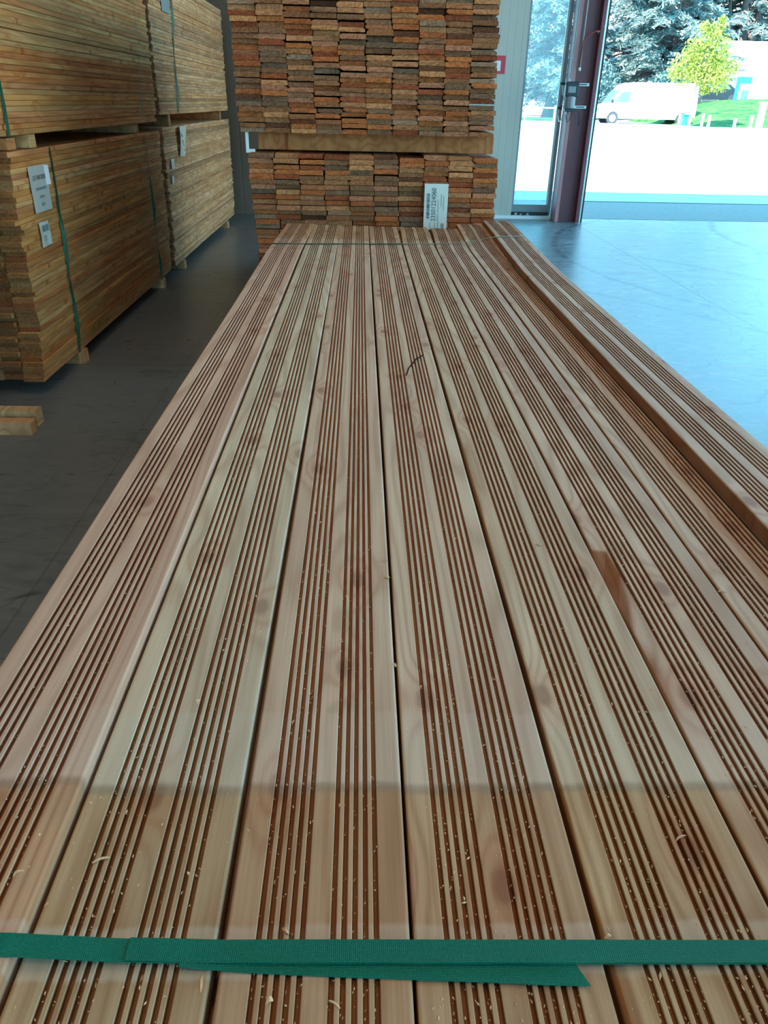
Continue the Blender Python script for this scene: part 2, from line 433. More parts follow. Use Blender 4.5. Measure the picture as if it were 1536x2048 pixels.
# ================================================================== THE HALL
ROOF = 7.15
WY = 12.80          # inner face of the end wall
def sbox(name, dims, mat, label=None):
    bm = bmesh.new(); box(bm, *dims); o = build(name, bm, mat); structure(o, label); return o
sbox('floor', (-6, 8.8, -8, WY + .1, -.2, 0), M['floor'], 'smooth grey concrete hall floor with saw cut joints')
sbox('ceiling', (-6.2, 8.9, -8.2, WY + .25, ROOF, ROOF + .15), M['ceil'])
sbox('wall_left', (-6.2, -6, -8, WY, 0, ROOF), M['wall_mid'])
bm = bmesh.new(); box(bm, -6.2, -2, -8.2, -8, 0, ROOF); box(bm, -2, 6, -8.2, -8, 5, ROOF); box(bm, 6, 8.8, -8.2, -8, 0, ROOF)  # unseen back wall, opening added to light the rear packs from the front
structure(build('wall_back', bm, M['wall_mid']))
sbox('wall_end_dark', (-6.2, .6, WY, WY + .15, 0, ROOF), M['wall_dark'], 'darker ribbed end wall behind the lumber aisle')['label'] = 'darker ribbed end wall at the end of the aisle'
sbox('wall_end_pale', (.6, 2.40, WY, WY + .15, 0, ROOF), M['wall_pale'], 'pale grey-green ribbed wall panel beside the glazed strip')
sbox('wall_end_header', (2.40, 8.8, WY, WY + .15, 6.3, ROOF), M['wall_pale'])
# unseen right wall, its opening added to let in side light
bm = bmesh.new()
box(bm, 8.6, 8.8, -8, -5.0, 0, ROOF); box(bm, 8.6, 8.8, -5.0, 12.4, 6.5, ROOF); box(bm, 8.6, 8.8, 12.4, WY, 0, 6.5); box(bm, 8.6, 8.8, 3.4, 3.7, 0, 6.5)
structure(build('wall_right', bm, M['wall_mid']))
# skirting along the foot of the pale wall
sbox('trim_1', (.6, 3.46, WY - .05, WY, 0, .05), M['white_paint'], 'pale kick strip at the foot of the end wall')

# ---- glazed strip beside the door
bm = bmesh.new()
box(bm, 2.40, 2.43, WY + .02, WY + .12, .0, 6.3); box(bm, 2.985, 3.03, WY + .01, WY + .12, .0, 6.3)
box(bm, 2.43, 2.985, WY + .02, WY + .12, .10, .21); box(bm, 2.43, 2.985, WY + .04, WY + .12, 6.22, 6.3)
win = structure(build('window_1', bm, M['mid_grey']), 'tall narrow glazed strip left of the big door')
bm = bmesh.new(); box(bm, 2.43, 2.985, WY + .06, WY + .068, .21, 6.22)
build('glass_pane', bm, M['glass'], win)
bm = bmesh.new(); box(bm, 2.955, 2.985, WY + .03, WY + .06, .21, 6.22)
build('white_gasket', bm, M['white_paint'], win)
bm = bmesh.new(); box(bm, 2.40, 3.0, WY + .0, WY + .12, .05, .10)
build('window_sill', bm, M['black'], win)

# small fittings lying on the sill under the glass
for i, (px, s) in enumerate(((2.47, .035), (2.55, .025), (2.66, .03))):
    bm = bmesh.new(); cyl(bm, (0, 0, s * .5), s * .7, s, 'x', 12); box(bm, -s, s, -.006, .006, 0, .008)
    o = build('pipe_clip', bm, M['galv'], None, (px, WY - .02, .051))
    tag(o, ['grey pipe clip on the sill strip, leftmost of the three under the glass', 'small grey pipe clip on the sill strip, middle of the three', 'grey pipe clip on the sill strip, nearest to the red column'][i], 'clip', 'pipe clips under the glazed strip')

# ---- red steel column (an H section)
bm = bmesh.new()
box(bm, 3.03, 3.085, 12.46, 12.78, 0, ROOF, 1, .004)
box(bm, 3.085, 3.36, 12.60, 12.64, 0, ROOF, 0)
box(bm, 3.36, 3.41, 12.46, 12.78, 0, ROOF, 0, .004)
structure(build('column', bm, [M['steel_red'], M['steel_red_light']]), 'oxide red steel column left of the big door opening')
# ---- door guide rail
rail = empty('door_1', (3.44, 12.62, 0)); structure(rail, 'vertical guide track of the big lifting door')
bm = bmesh.new(); box(bm, -.015, .010, -.12, -.04, 0, ROOF - .1, 0, .002)
build('bright_edge', bm, M['rail'], rail)
bm = bmesh.new(); box(bm, .010, .035, -.12, .25, 0, ROOF - .1); box(bm, -.03, .010, .06, .24, 0, ROOF - .1)
build('track', bm, M['black'], rail)
for z in (.9, 1.45, 2.6, 3.4):
    bm = bmesh.new(); cyl(bm, (-.02, -.125, z), .009, .012, 'y', 10); build('bolt', bm, M['galv'], rail)
bm = bmesh.new(); box(bm, -.1, -.015, -.10, -.06, 2.515, 2.555, 0, .004); build('cable_clamp', bm, M['galv'], rail)

# ---- conduits down the column
for i, (x, z0, r, lab) in enumerate(((3.125, 2.08, .014, 'grey plastic conduit running down the red column to the control box'),
                                (3.012, 1.95, .009, 'thin pale cable tube along the left edge of the red column'))):
    bm = bmesh.new(); tube(bm, [(x, 12.44, z0), (x, 12.44, 4.0), (x + .004, 12.44, ROOF - .05)], r, 10)
    o = build('conduit', bm, M['light_grey'], smooth=True); tag(o, lab, 'conduit')
bm = bmesh.new(); cyl(bm, (3.125, 12.44, 2.07), .02, .04, 'z', 12); c2 = build('end_fitting', bm, M['white_plastic'], [o for o in COL.objects if o.name == 'conduit'][0])
bm = bmesh.new()
tube(bm, [(3.115, 12.43, 2.1), (3.13, 12.42, 2.4), (3.17, 12.41, 2.47), (3.23, 12.41, 2.51), (3.30, 12.42, 2.535), (3.35, 12.45, 2.535)], .008, 8)
tag(build('red_cable', bm, M['cable_red'], smooth=True), 'thin reddish cable curving from the conduit to the door track', 'cable')

# ---- door operator / control box clamped across the column
op = empty('door_operator', (2.90, 12.40, 1.55)); tag(op, 'dark grey door drive box on two metal rails across the red column', 'door drive')
bm = bmesh.new(); box(bm, .03, .215, -.12, .02, .17, .36, 0, .012); build('upper_housing', bm, M['dark_grey'], op)
bm = bmesh.new(); box(bm, .06, .17, -.126, -.12, .22, .30, 0, .003); build('name_plate', bm, M['mid_grey'], op)
bm = bmesh.new(); cyl(bm, (.12, -.05, .10), .078, .15, 'z', 28); build('motor_drum', bm, M['mid_grey'], op, smooth=False)
bm = bmesh.new()
for z in (.05, .08, .12, .155): box(bm, .105, .118, -.130, -.124, z - .008, z + .008)
build('indicator_marks', bm, M['cable_red'], op)
bm = bmesh.new(); box(bm, .05, .19, -.10, .0, -.02, .025, 0, .006); build('base_cap', bm, M['dark_grey'], op)
for z in (.315, .03):
    bm = bmesh.new(); box(bm, .20, .375, -.03, .0, z - .006, z + .03); box(bm, .20, .375, -.045, -.03, z - .006, z + .002); box(bm, .20, .375, -.045, -.03, z + .022, z + .03)
    sr = build('support_rail', bm, M['galv'], op)
    bm = bmesh.new(); box(bm, .23, .345, -.034, -.03, z + .006, z + .018); build('slot', bm, M['black'], sr)
for z in (.33, .02):
    bm = bmesh.new(); cyl(bm, (-.005, -.05, z + .005), .022, .05, 'x', 14); cyl(bm, (-.035, -.05, z + .005), .013, .03, 'x', 12); build('cable_gland', bm, M['black'], op, smooth=False)
bm = bmesh.new()
tube(bm, [(.10, -.06, -.02), (.09, -.06, -.08), (.11, -.06, -.16), (.15, -.06, -.12), (.16, -.06, -.03)], .007, 8)
tube(bm, [(.13, -.06, -.02), (.20, -.06, .0), (.28, -.05, -.02), (.30, -.03, -.2)], .006, 8)
build('motor_cable', bm, M['dark_grey'], op, smooth=True)
bm = bmesh.new()
tube(bm, [(-.01, -.05, .31), (-.005, -.06, .25), (.0, -.05, .19)], .010, 8)
build('pale_cable', bm, M['white_plastic'], op, smooth=True); bm = bmesh.new()
tube(bm, [(-.02, -.05, .0), (-.03, -.06, -.08), (-.01, -.05, -.15), (.03, -.05, -.14)], .008, 8)
build('pale_cable', bm, M['white_plastic'], op, smooth=True)

# ---- fire extinguisher sign
sg = empty('red_wall_sign', (2.00, WY - .012, 2.115)); tag(sg, 'small red square sign on the pale wall beside the rear lumber', 'sign')
bm = bmesh.new(); box(bm, -.11, .11, -.004, .004, -.115, .115, 0, .002); build('sign_plate', bm, M['red_sign'], sg)
bm = bmesh.new(); box(bm, -.07, .04, -.006, -.004, -.08, .05); build('white_pictogram', bm, M['white_paint'], sg)

# ---- unseen ceiling lamps, added as warm fill light
FILL_LAMPS = [(-1.2, -1.0), (-1.2, 3.2), (2.6, -1.0), (.4, 1.6)]
for i, (x, y) in enumerate(FILL_LAMPS):
    e = empty('fill_lamp', (x, y, ROOF - .55)); tag(e, 'added round fill lamp hanging unseen from the roof above the lumber', 'lamp', 'added fill lamps under the roof')
    bm = bmesh.new(); cyl(bm, (0, 0, .16), .08, .12, 'z', 20); cyl(bm, (0, 0, .04), .24, .14, 'z', 28, r2=.10); tube(bm, [(0, 0, .2), (0, 0, .54)], .006, 6)
    build('fill_lamp_housing', bm, M['dark_grey'], e)
    bm = bmesh.new(); cyl(bm, (0, 0, -.035), .22, .012, 'z', 28); build('fill_lamp_lens', bm, M['lamp'], e)
    ld = bpy.data.lights.new('fill_light', 'AREA'); ld.shape = 'DISK'; ld.size = .44; ld.energy = FILL_LAMP_W; ld.color = FILL_LAMP_COL
    lo = bpy.data.objects.new('fill_light', ld); lo.location = (0, 0, -.05); link(lo, e)

# ================================================================== OUTSIDE
def terr(x, y):
    t = min(1, max(0, (y - 18) / 28)); t = t * t * (3 - 2 * t)
    return .68 * t
bm = bmesh.new()
xs = [-60 + 6 * i for i in range(31)]; ys = [17.2 + 3.2 * i for i in range(34)]
grid = [[bm.verts.new((x, y, terr(x, y))) for x in xs] for y in ys]
for j in range(len(ys) - 1):
    for i in range(len(xs) - 1): bm.faces.new((grid[j][i], grid[j][i + 1], grid[j + 1][i + 1], grid[j + 1][i]))
structure(build('ground', bm, M['ground'], smooth=True), 'bright sunlit yard in front of the hall')
bm = bmesh.new(); box(bm, 8.8, 60, -40, 17.2, -.1, -.01); box(bm, -40, 8.8, -40, -8.0, -.1, -.01); structure(build('ground_side_yard', bm, M['ground']))
sbox('pavement', (-20, 30, WY + .1, 15.55, -.12, -.012), M['asphalt'], 'grey asphalt strip outside the threshold')
sbox('pavement_apron', (-20, 30, 15.55, 17.25, -.12, -.006), M['apron'], 'pale concrete strip at the edge of the building shade')
for i, (y, wd) in enumerate(((12.93, .012), (15.55, .02))):
    sbox('trim_%d' % (i + 2), (3.5, 22, y - wd, y + wd, -.011, .002 if i == 0 else -.004), M['dark_grey'])

# grass bank
def bankz(x, y):
    t = min(1, max(0, (y - 49.6) / 9)); s = min(1, max(0, (x - 19.5) / 3.0)); s = s * s * (3 - 2 * s)
    return .66 + (1.35 + .30 * math.sin(x * .5)) * s * (t ** .8) - .06 * (1 - s)
bm = bmesh.new()
gx = [19.2 + .5 * i for i in range(60)]; gy = [49.5 + .6 * i for i in range(24)]
gg = [[bm.verts.new((x, y, bankz(x, y) + .04 * mnoise.noise(Vector((x, y, 0))))) for x in gx] for y in gy]
for j in range(len(gy) - 1):
    for i in range(len(gx) - 1): bm.faces.new((gg[j][i], gg[j][i + 1], gg[j + 1][i + 1], gg[j + 1][i]))
structure(build('terrain_bank', bm, M['grass'], smooth=True), 'green grass bank behind the white bollards')
bm = bmesh.new(); box(bm, -12, 15.2, 58, 66, .60, .80, 0, .05)
structure(build('terrain_lawn', bm, M['grass']), 'strip of lawn seen through the glazed strip')

# bollards
for i, (x, y, h) in enumerate(((20.35, 49.1, .62), (21.9, 49.1, .48), (22.35, 48.0, .66), (18.55, 49.0, .75), (19.75, 48.6, .7))):
    bm = bmesh.new(); cyl(bm, (0, 0, h * .5), .085, h, 'z', 14); cyl(bm, (0, 0, h + .02), .085, .04, 'z', 14, r2=.04)
    o = build('bollard', bm, M['white_paint'] if i < 3 else M['mid_grey'], None, (x, y, .66))
    tag(o, ['white bollard before the grass bank, first right of the young tree', 'short stubby white bollard at the foot of the grass bank',
            'white bollard directly left of the thick white post', 'thin grey post just left of the young tree trunk', 'thin grey post just right of the young tree trunk'][i], 'bollard', 'bollards along the yard edge')
bm = bmesh.new(); box(bm, -.15, .15, -.15, .15, 0, 1.35, 0, .03); box(bm, -.18, .18, -.18, .18, 1.35, 1.42, 0, .02)
tag(build('gate_post', bm, M['white_paint'], None, (22.85, 48.0, .62)), 'thick white gate post at the right edge of the view', 'post')
bm = bmesh.new(); box(bm, -.28, .28, -.3, .3, 0, .62, 0, .04); box(bm, -.31, .31, -.33, .33, .62, .70, 0, .02)
tag(build('blue_bin', bm, M['blue'], None, (20.3, 52.6, .60)), 'blue waste bin behind the white van tail', 'bin')

# ---- van
van = empty('delivery_van', (15.0, 54.5, .62)); tag(van, 'long white delivery van parked side-on in the bright yard', 'van')
prof = [(0.0, .35), (.02, .75), (.25, 1.02), (.95, 1.20), (1.55, 1.95), (1.85, 2.28), (2.3, 2.40), (6.3, 2.42), (6.5, 2.36), (6.6, 1.2), (6.6, .40),
        (6.1, .34), (6.06, .5), (5.95, .68), (5.72, .76), (5.5, .68), (5.38, .5), (5.34, .34), (1.62, .34), (1.58, .5), (1.46, .68), (1.23, .76), (1.0, .68), (.88, .5), (.84, .34)]
bm = bmesh.new(); extrude_profile(bm, prof, [0, .06, 1.94, 2.0], lambda x, y, z: (x, y, z if .05 < y < 1.95 else z - .0)); build('body', bm, M['car_white'], van)
bm = bmesh.new(); extrude_profile(bm, [(1.18, 1.28), (2.15, 1.28), (2.2, 1.85), (1.72, 1.88)], [-.012, .005]); build('side_window', bm, M['glass_dark'], van)
bm = bmesh.new(); extrude_profile(bm, [(.98, 1.25), (1.52, 1.96), (1.60, 1.96), (1.06, 1.25)], [.12, 1.88], lambda x, y, z: (x - .03, y, z)); build('windscreen', bm, M['glass_dark'], van)
bm = bmesh.new(); box(bm, .98, 1.12, -.16, -.01, 1.22, 1.42, 0, .02); build('wing_mirror', bm, M['dark_grey'], van)
bm = bmesh.new(); box(bm, .04, .3, -.012, .3, .78, .95, 0, .01); build('headlamp', bm, M['glass_dark'], van)
bm = bmesh.new(); box(bm, -.05, .5, -.01, 2.01, .34, .52, 0, .03); build('bumper', bm, M['mid_grey'], van)
for x0, x1 in ((1.9, 3.2), (3.6, 5.0)):
    bm = bmesh.new(); box(bm, x0, x1, -.014, .0, .52, .60, 0, .004); build('side_moulding', bm, M['mid_grey'], van)
for x in (1.23, 5.72):
    for y in (.14, 1.86):
        bm = bmesh.new(); cyl(bm, (x, y, .36), .36, .24, 'y', 28); wh = build('wheel', bm, M['tyre'], van)
        bm = bmesh.new(); cyl(bm, (x, y - .12 if y < 1 else y + .12, .36), .21, .03, 'y', 20); build('hub_cap', bm, M['hub'], wh)

# ---- dark parked car glimpsed past the young tree
car = empty('parked_car', (24.1, 63.0, 1.95)); tag(car, 'dark car glimpsed behind the grass bank right of the young tree', 'car')
bm = bmesh.new(); extrude_profile(bm, [(0, .3), (0, .8), (.9, .95), (1.5, 1.45), (2.8, 1.45), (3.6, .95), (4.2, .85), (4.2, .3)], [0, 1.7]); build('body', bm, M['dark_grey'], car)
bm = bmesh.new(); extrude_profile(bm, [(1.1, 1.0), (1.6, 1.38), (2.7, 1.38), (3.2, 1.0)], [-.01, .01]); build('side_window', bm, M['glass_dark'], car)
for x in (.8, 3.4):
    bm = bmesh.new(); cyl(bm, (x, .05, .32), .32, .2, 'y', 20); build('wheel', bm, M['tyre'], car)
bm = bmesh.new(); box(bm, -.01, .05, .1, .4, .6, .75); build('tail_lamp', bm, M['red_sign'], car)

# ---- white building with blue board
bd = empty('white_building', (29.0, 68.5, .6)); tag(bd, 'plain white building with a blue board behind the grass bank', 'building')
bm = bmesh.new(); box(bm, 0, 30, 0, 4, 0, 5.6); build('wall', bm, M['bldg'], bd)
bm = bmesh.new(); box(bm, -.2, 30.2, -.2, 4.2, 5.6, 5.75); build('roof', bm, M['bldg'], bd)
for z, x1 in ((3.75, 3.6), (3.15, 5.0)):
    bm = bmesh.new(); box(bm, .4, x1, -.05, 0, z, z + .06); build('cornice_line', bm, M['line'], bd)
for x, z in ((2.3, 4.5), (6.0, 4.5), (9.2, 4.5)):
    bm = bmesh.new(); box(bm, x, x + .75, -.04, .02, z, z + .5); build('window', bm, M['line'], bd)
sgn = empty('blue_notice_board', (26.3, 60.0, 2.25)); tag(sgn, 'blue framed notice board standing before the white building', 'sign')
bm = bmesh.new(); box(bm, 0, 1.05, 0, .1, 1.0, 1.4, 0, .01); box(bm, 0, .25, 0, .1, -.4, 1.0, 0, .01); build('frame', bm, M['blue'], sgn)
bm = bmesh.new(); box(bm, .45, .95, -.02, .02, .05, .6); build('poster', bm, M['teal'], sgn)
bm = bmesh.new(); box(bm, .25, 1.05, .03, .06, .0, 1.0); build('white_panel', bm, M['white_paint'], sgn)

pk = empty('salmon_apartment_block', (-14, 104, .6)); tag(pk, 'salmon apartment block glimpsed through the cedar branches', 'building')
bm = bmesh.new(); box(bm, 0, 62, 0, 12, 0, 17); build('wall', bm, M['pink'], pk)
bm = bmesh.new(); box(bm, -.5, 62.5, -.5, 12.5, 17, 17.5); build('roof', bm, M['line'], pk)
for i in range(14):
    for k in range(4):
        bm = bmesh.new(); box(bm, 2 + i * 4.3, 3.6 + i * 4.3, -.06, .02, 2 + k * 3.8, 4 + k * 3.8); build('window', bm, M['window_far'], pk)

# unseen building, added so its cream wall bounces warm light inside
nb = empty('bounce_building', (27.0, -14.0, -.01)); tag(nb, 'unseen cream building added to bounce warm light into the hall', 'building')
bm = bmesh.new(); box(bm, 0, 10, 0, 44, 0, 9); build('wall', bm, M['cream'], nb)
bm = bmesh.new(); box(bm, -.3, 10.3, -.3, 44.3, 9, 9.4); build('roof', bm, M['line'], nb)
for yy in (4, 14, 24, 34):
    bm = bmesh.new(); box(bm, -.05, .02, yy, yy + 4, 0, 4); build('bounce_building_door', bm, M['mid_grey'], nb)
# ---- trees
def leaf_quad(bm, p, d, n, ln, wd):
    s = d.cross(n); s = s.normalized() * wd * .5
    a = p - d * ln * .5; b = p + d * ln * .5
    bm.faces.new([bm.verts.new(a - s * .5), bm.verts.new(a + s * .5), bm.verts.new(b + s), bm.verts.new(b - s)])
def cedar(x, y, h, spread, seed, label, dens=1.0, lean=0, trunk_r=.55, fork=True, mat='cedar', low=2.4):
    r = random.Random(seed); e = empty('cedar_tree', (x, y, .6)); tag(e, label, 'tree', 'cedars beyond the yard')
    bt = bmesh.new(); bf = bmesh.new()
    tube(bt, [(0, 0, 0), (.1 + lean * .2, 0, h * .3), (lean * .6, 0, h * .6), (lean, 0, h)], [trunk_r * 1.15, trunk_r, trunk_r * .7, .08], 12)
    if fork:
        tube(bt, [(.1, 0, h * .22), (1.0, -.1, h * .42), (1.5, 0, h * .75)], [trunk_r * .6, trunk_r * .5, .08], 10)
        tube(bt, [(0, 0, h * .30), (-1.2, .1, h * .45), (-2.0, 0, h * .7)], [trunk_r * .5, trunk_r * .35, .06], 10)
    z = low
    while z < h:
        k = 1 - (z / h) ** 1.6 * .75
        for b in range(7):
            a = r.uniform(0, 6.283); L = spread * k * r.uniform(.6, 1.0)
            rise = r.uniform(-.05, .22)
            pts = []
            for s in range(6):
                t = s / 5
                pts.append(Vector((lean * z / h + math.cos(a) * L * t, math.sin(a) * L * t, z + L * (rise * t - .28 * t * t))))
            tube(bt, pts, [.11 * (1 - i / 6) + .015 for i in range(6)], 5)
            nsp = int(17 * dens * L / 3)
            for q in range(nsp):
                t = r.uniform(.22, 1.0) ** .8; i = min(4, int(t * 5)); p = pts[i].lerp(pts[i + 1], t * 5 - i)
                sa = a + r.choice((-1, 1)) * r.uniform(.5, 1.3); sl = r.uniform(.4, 1.2)
                dirv = Vector((math.cos(sa), math.sin(sa), r.uniform(-.35, -.02))).normalized()
                for m in range(10):
                    u = r.random() * sl; c = p + dirv * u + Vector((r.gauss(0, .10), r.gauss(0, .10), r.gauss(0, .06) - .18 * u * u))
                    dd = (dirv + Vector((r.gauss(0, .45), r.gauss(0, .45), r.gauss(0, .3)))).normalized()
                    leaf_quad(bf, c, dd, Vector((r.gauss(0, .4), r.gauss(0, .4), 1)).normalized(), r.uniform(.22, .5), r.uniform(.07, .15))
        z += r.uniform(.34, .6)
    build('trunk', bt, M['bark'], e, smooth=True); build('foliage', bf, M[mat], e)
cedar(24.8, 72, 16, 7.2, 1, 'big blue cedar with forked grey trunk behind the white van', trunk_r=.62, mat='cedar')
cedar(15.4, 70, 14, 6.2, 2, 'hazy cedar with straight trunk seen through the glazed strip', fork=False, mat='cedar')
cedar(33.4, 77.5, 17, 6.6, 3, 'cedar spreading over the white building at the far right', mat='cedar', low=7.6)
cedar(28.8, 81, 18, 6.0, 6, 'blue cedar rising behind the crown of the young tree', mat='cedar', low=4.0, fork=False)
cedar(38.5, 81, 18, 6.0, 7, 'cedar at the right edge of the view behind the white building corner', mat='cedar', low=6.0, fork=False)
cedar(19.8, 88, 18, 7.5, 4, 'darker cedar standing between and behind the two blue cedars', mat='cedar_dark', fork=False)
cedar(31.5, 95, 20, 7.8, 5, 'dark rear cedar right of the forked trunk', mat='cedar_dark', fork=False)
# low dark shrub behind the van
def shrub(x, y, z, rx, rz, seed, label, mat, n=900, q=.16):
    r = random.Random(seed); e = empty('shrub', (x, y, z)); tag(e, label, 'shrub', 'shrubs beyond the yard')
    bf = bmesh.new(); bt = bmesh.new()
    for k in range(5):
        a = r.uniform(0, 6.28); tube(bt, [(0, 0, 0), (math.cos(a) * rx * .3, math.sin(a) * .3, rz * .5), (math.cos(a) * rx * .6, math.sin(a) * .5, rz * .95)], [.05, .035, .015], 5)
    for k in range(n):
        v = Vector((r.gauss(0, 1), r.gauss(0, 1), r.gauss(0, 1))).normalized() * r.uniform(.6, 1)
        p = Vector((v.x * rx, v.y * rx * .5, rz * .55 + v.z * rz * .55))
        leaf_quad(bf, p, Vector((r.gauss(0, 1), r.gauss(0, 1), r.gauss(0, 1))).normalized(), Vector((r.gauss(0, 1), r.gauss(0, 1), 1)).normalized(), q * 1.3, q)
    build('stems', bt, M['bark'], e, smooth=True); build('foliage', bf, M[mat], e)
shrub(16.3, 62, .7, 2.6, 3.6, 11, 'dark shrub showing above the van bonnet', 'cedar_dark', 1500)
shrub(22.4, 62, 1.2, 2.2, 2.6, 12, 'dark shrub behind the young tree trunk', 'cedar_dark', 1300)
# young yellow-green tree
yt = empty('young_tree', (19.15, 49.0, .62)); tag(yt, 'young yellow-green tree with a pale trunk in the sunny yard', 'tree')
bt = bmesh.new(); bf = bmesh.new(); r = random.Random(21)
tube(bt, [(0, 0, 0), (.03, 0, 1.1), (.02, 0, 2.4), (.3, 0, 3.6), (.55, 0, 5.0)], [.10, .085, .07, .045, .015], 8)
lobes = [((-.9, 0, 3.0), .85), ((.1, .1, 3.3), 1.0), ((1.1, 0, 2.9), .95), ((-.5, 0, 3.8), .7), ((.9, 0, 3.9), .85), ((.15, 0, 4.4), .75), ((.65, 0, 4.95), .5), ((-.1, 0, 5.0), .3), ((1.35, 0, 2.35), .6), ((-1.35, 0, 2.75), .45),
         ((.6, -.3, 2.6), .8), ((-.3, -.3, 2.7), .75), ((1.95, 0, 3.1), .4), ((.55, 0, 1.95), .32), ((.78, 0, 5.4), .22)]
for (c, rad) in lobes:
    c = Vector(c); tube(bt, [(0.02, 0, 2.3), tuple(c * .5 + Vector((0, 0, 1.25))), tuple(c)], [.035, .025, .01], 5)
    for k in range(int(700 * rad * rad) + 60):
        v = Vector((r.gauss(0, 1), r.gauss(0, 1), r.gauss(0, 1))).normalized() * rad * r.uniform(.35, 1.08)
        p = c + v
        leaf_quad(bf, p, Vector((r.gauss(0, 1), r.gauss(0, 1), r.gauss(0, 1))).normalized(), Vector((r.gauss(0, 1), r.gauss(0, 1), 1)).normalized(), r.uniform(.09, .17), r.uniform(.06, .11))
build('trunk', bt, M['bark_pale'], yt, smooth=True); build('foliage', bf, M['yellow_leaf'], yt)
# low rail fence through the glass
fe = empty('rail_fence', (9.0, 57.0, .66)); tag(fe, 'low pale rail fence seen through the glazed strip', 'fence')
for i in range(5):
    bm = bmesh.new(); box(bm, i * 2 - .05, i * 2 + .05, -.05, .05, 0, .95); build('post', bm, M['white_paint'], fe)
bm = bmesh.new(); box(bm, -.05, 8.05, -.03, .03, .78, .86); build('rail', bm, M['white_paint'], fe)

# ================================================================== THE DECKING PACK
BW = .1412; TH = .027; ZT = 1.0375
def deck_profile(w=BW, th=TH, groove_top=True):
    """top at z=0, underside at -th"""
    h = w / 2; r = .0032
    top = []
    for k in range(5):                       # left rounded arris
        a = math.pi - k / 4 * math.pi / 2
        top.append((-h + r + r * math.cos(a), -r + r * math.sin(a)))
    if groove_top:
        cs = []
        for c in (-.0283, .0283):
            for k in (-2, -1, 0, 1, 2): cs.append(c + k * .0083)
        for c in cs:
            g = .0021; gd = .0055; e = .0006
            top += [(c - g - e, 0), (c - g, -e), (c - g * .82, -gd + .0006), (c - g * .5, -gd), (c + g * .5, -gd), (c + g * .82, -gd + .0006), (c + g, -e), (c + g + e, 0)]
    for k in range(5):
        a = math.pi / 2 - k / 4 * math.pi / 2
        top.append((h - r + r * math.cos(a), -r + r * math.sin(a)))
    bot = [(h, -th + r), (h - r, -th), (-h + r, -th), (-h, -th + r)]
    return top + bot
def ease(t): t = min(1, max(0, t)); return t * t * (3 - 2 * t)
Y0, Y1 = .06, 4.10
# centre x at near end, dz function, tint, label, far-end shift
boards = [
    dict(x=-.3235, dz=lambda y: .003 + .009 * ease((2.6 - y) / 1.6), t=(1.02, .90, .84), dx=lambda y: .012 * ease((y - 3.2) / .9), y1=4.13,
         label='pinkish ribbed decking board at the far left edge, standing slightly proud'),
    dict(x=-.1765, dz=lambda y: .002, t=(.98, 1.04, .96), dx=lambda y: .004 * ease((y - 3.2) / .9), y1=4.12, label='pale greenish ribbed decking board, second from the left edge'),
    dict(x=-.0315, dz=lambda y: .0015, t=(1.0, .95, .88), dx=lambda y: -.002 * ease((y - 3.2) / .9), y1=4.10, label='ribbed decking board with two red knots, third from the left edge'),
    dict(x=.1135, dz=lambda y: 0, t=(1.0, .97, .91), dx=lambda y: .0, y1=4.09, label='ribbed decking board with a black resin crack, fourth from the left'),
    dict(x=.2600, dz=lambda y: .001, t=(1.0, 1.0, .90), dx=lambda y: .010 * ease((y - 3.4) / .7), y1=4.08, label='ribbed decking board with pale yellow right margin, fifth from the left'),
    dict(x=.4045, dz=lambda y: .002, t=(.98, .93, .88), dx=lambda y: .022 * ease((y - 3.4) / .7), y1=4.05, label='ribbed decking board with a chipped left edge, sixth from the left'),
    dict(x=.5500, dz=lambda y: .0025 + .012 * ease((y - 3.3) / .8), t=(1.04, .99, .92), dx=lambda y: .012 * ease((y - 3.4) / .7), y1=4.11, label='pale ribbed decking board half under the raised one, second from right'),
    dict(x=.6630, dz=lambda y: .0305 + .004 * ease((y - 3.3) / .8), t=(.94, .93, .92), dx=lambda y: .036 * ease((y - 2.6) / 1.5), y1=4.12, label='raised ribbed decking board with exposed orange side at the far right'),
]
ysts = [Y0 + (Y1 - Y0) * i / 60 for i in range(61)]
prof = deck_profile()
for i, b in enumerate(boards):
    rr = random.Random(100 + i); ph = rr.uniform(0, 6)
    sc = (b['y1'] - Y0) / (Y1 - Y0); y0 = Y0 + rr.uniform(-.01, .01)
    def fn(x, y, z, b=b, i=i, ph=ph):
        dz = b['dz'](y) + .0006 * math.sin(y * 2.1 + ph); dx = b['dx'](y) + .0012 * math.sin(y * 1.3 + ph)
        if i == 5 and z > -.018 and x < -BW / 2 + .03:          # chipped wane on the left arris
            k = max(0, 1 - abs(y - .86) / .10); k2 = max(0, 1 - abs(y - .66) / .28) * .3
            k = max(k, k2); k = k * k * (3 - 2 * k)
            f_ = max(0, 1 - (x + BW / 2) / .028)
            dz -= k * .016 * f_; dx += 0
        if i == 4 and z > -.012 and x < -BW / 2 + .012:
            k = .5 + .5 * math.sin(y * 7 + mnoise.noise(Vector((y * 9, 0, 3))) * 3)
            dz -= .004 * k * max(0, 1 - (x + BW / 2) / .010) * (1 if y < 1.3 else .3)
        return (x + dx, (y - Y0) * sc + y0, z + dz)
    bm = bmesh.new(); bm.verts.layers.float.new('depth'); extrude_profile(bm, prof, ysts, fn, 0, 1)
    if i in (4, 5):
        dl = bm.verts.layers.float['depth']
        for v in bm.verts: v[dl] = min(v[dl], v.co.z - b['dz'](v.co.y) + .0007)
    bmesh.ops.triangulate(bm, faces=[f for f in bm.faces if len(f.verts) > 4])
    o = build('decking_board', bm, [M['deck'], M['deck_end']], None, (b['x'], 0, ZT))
    o.color = (*b['t'], 1); tag(o, b['label'], 'decking board', 'top course of ribbed decking boards')
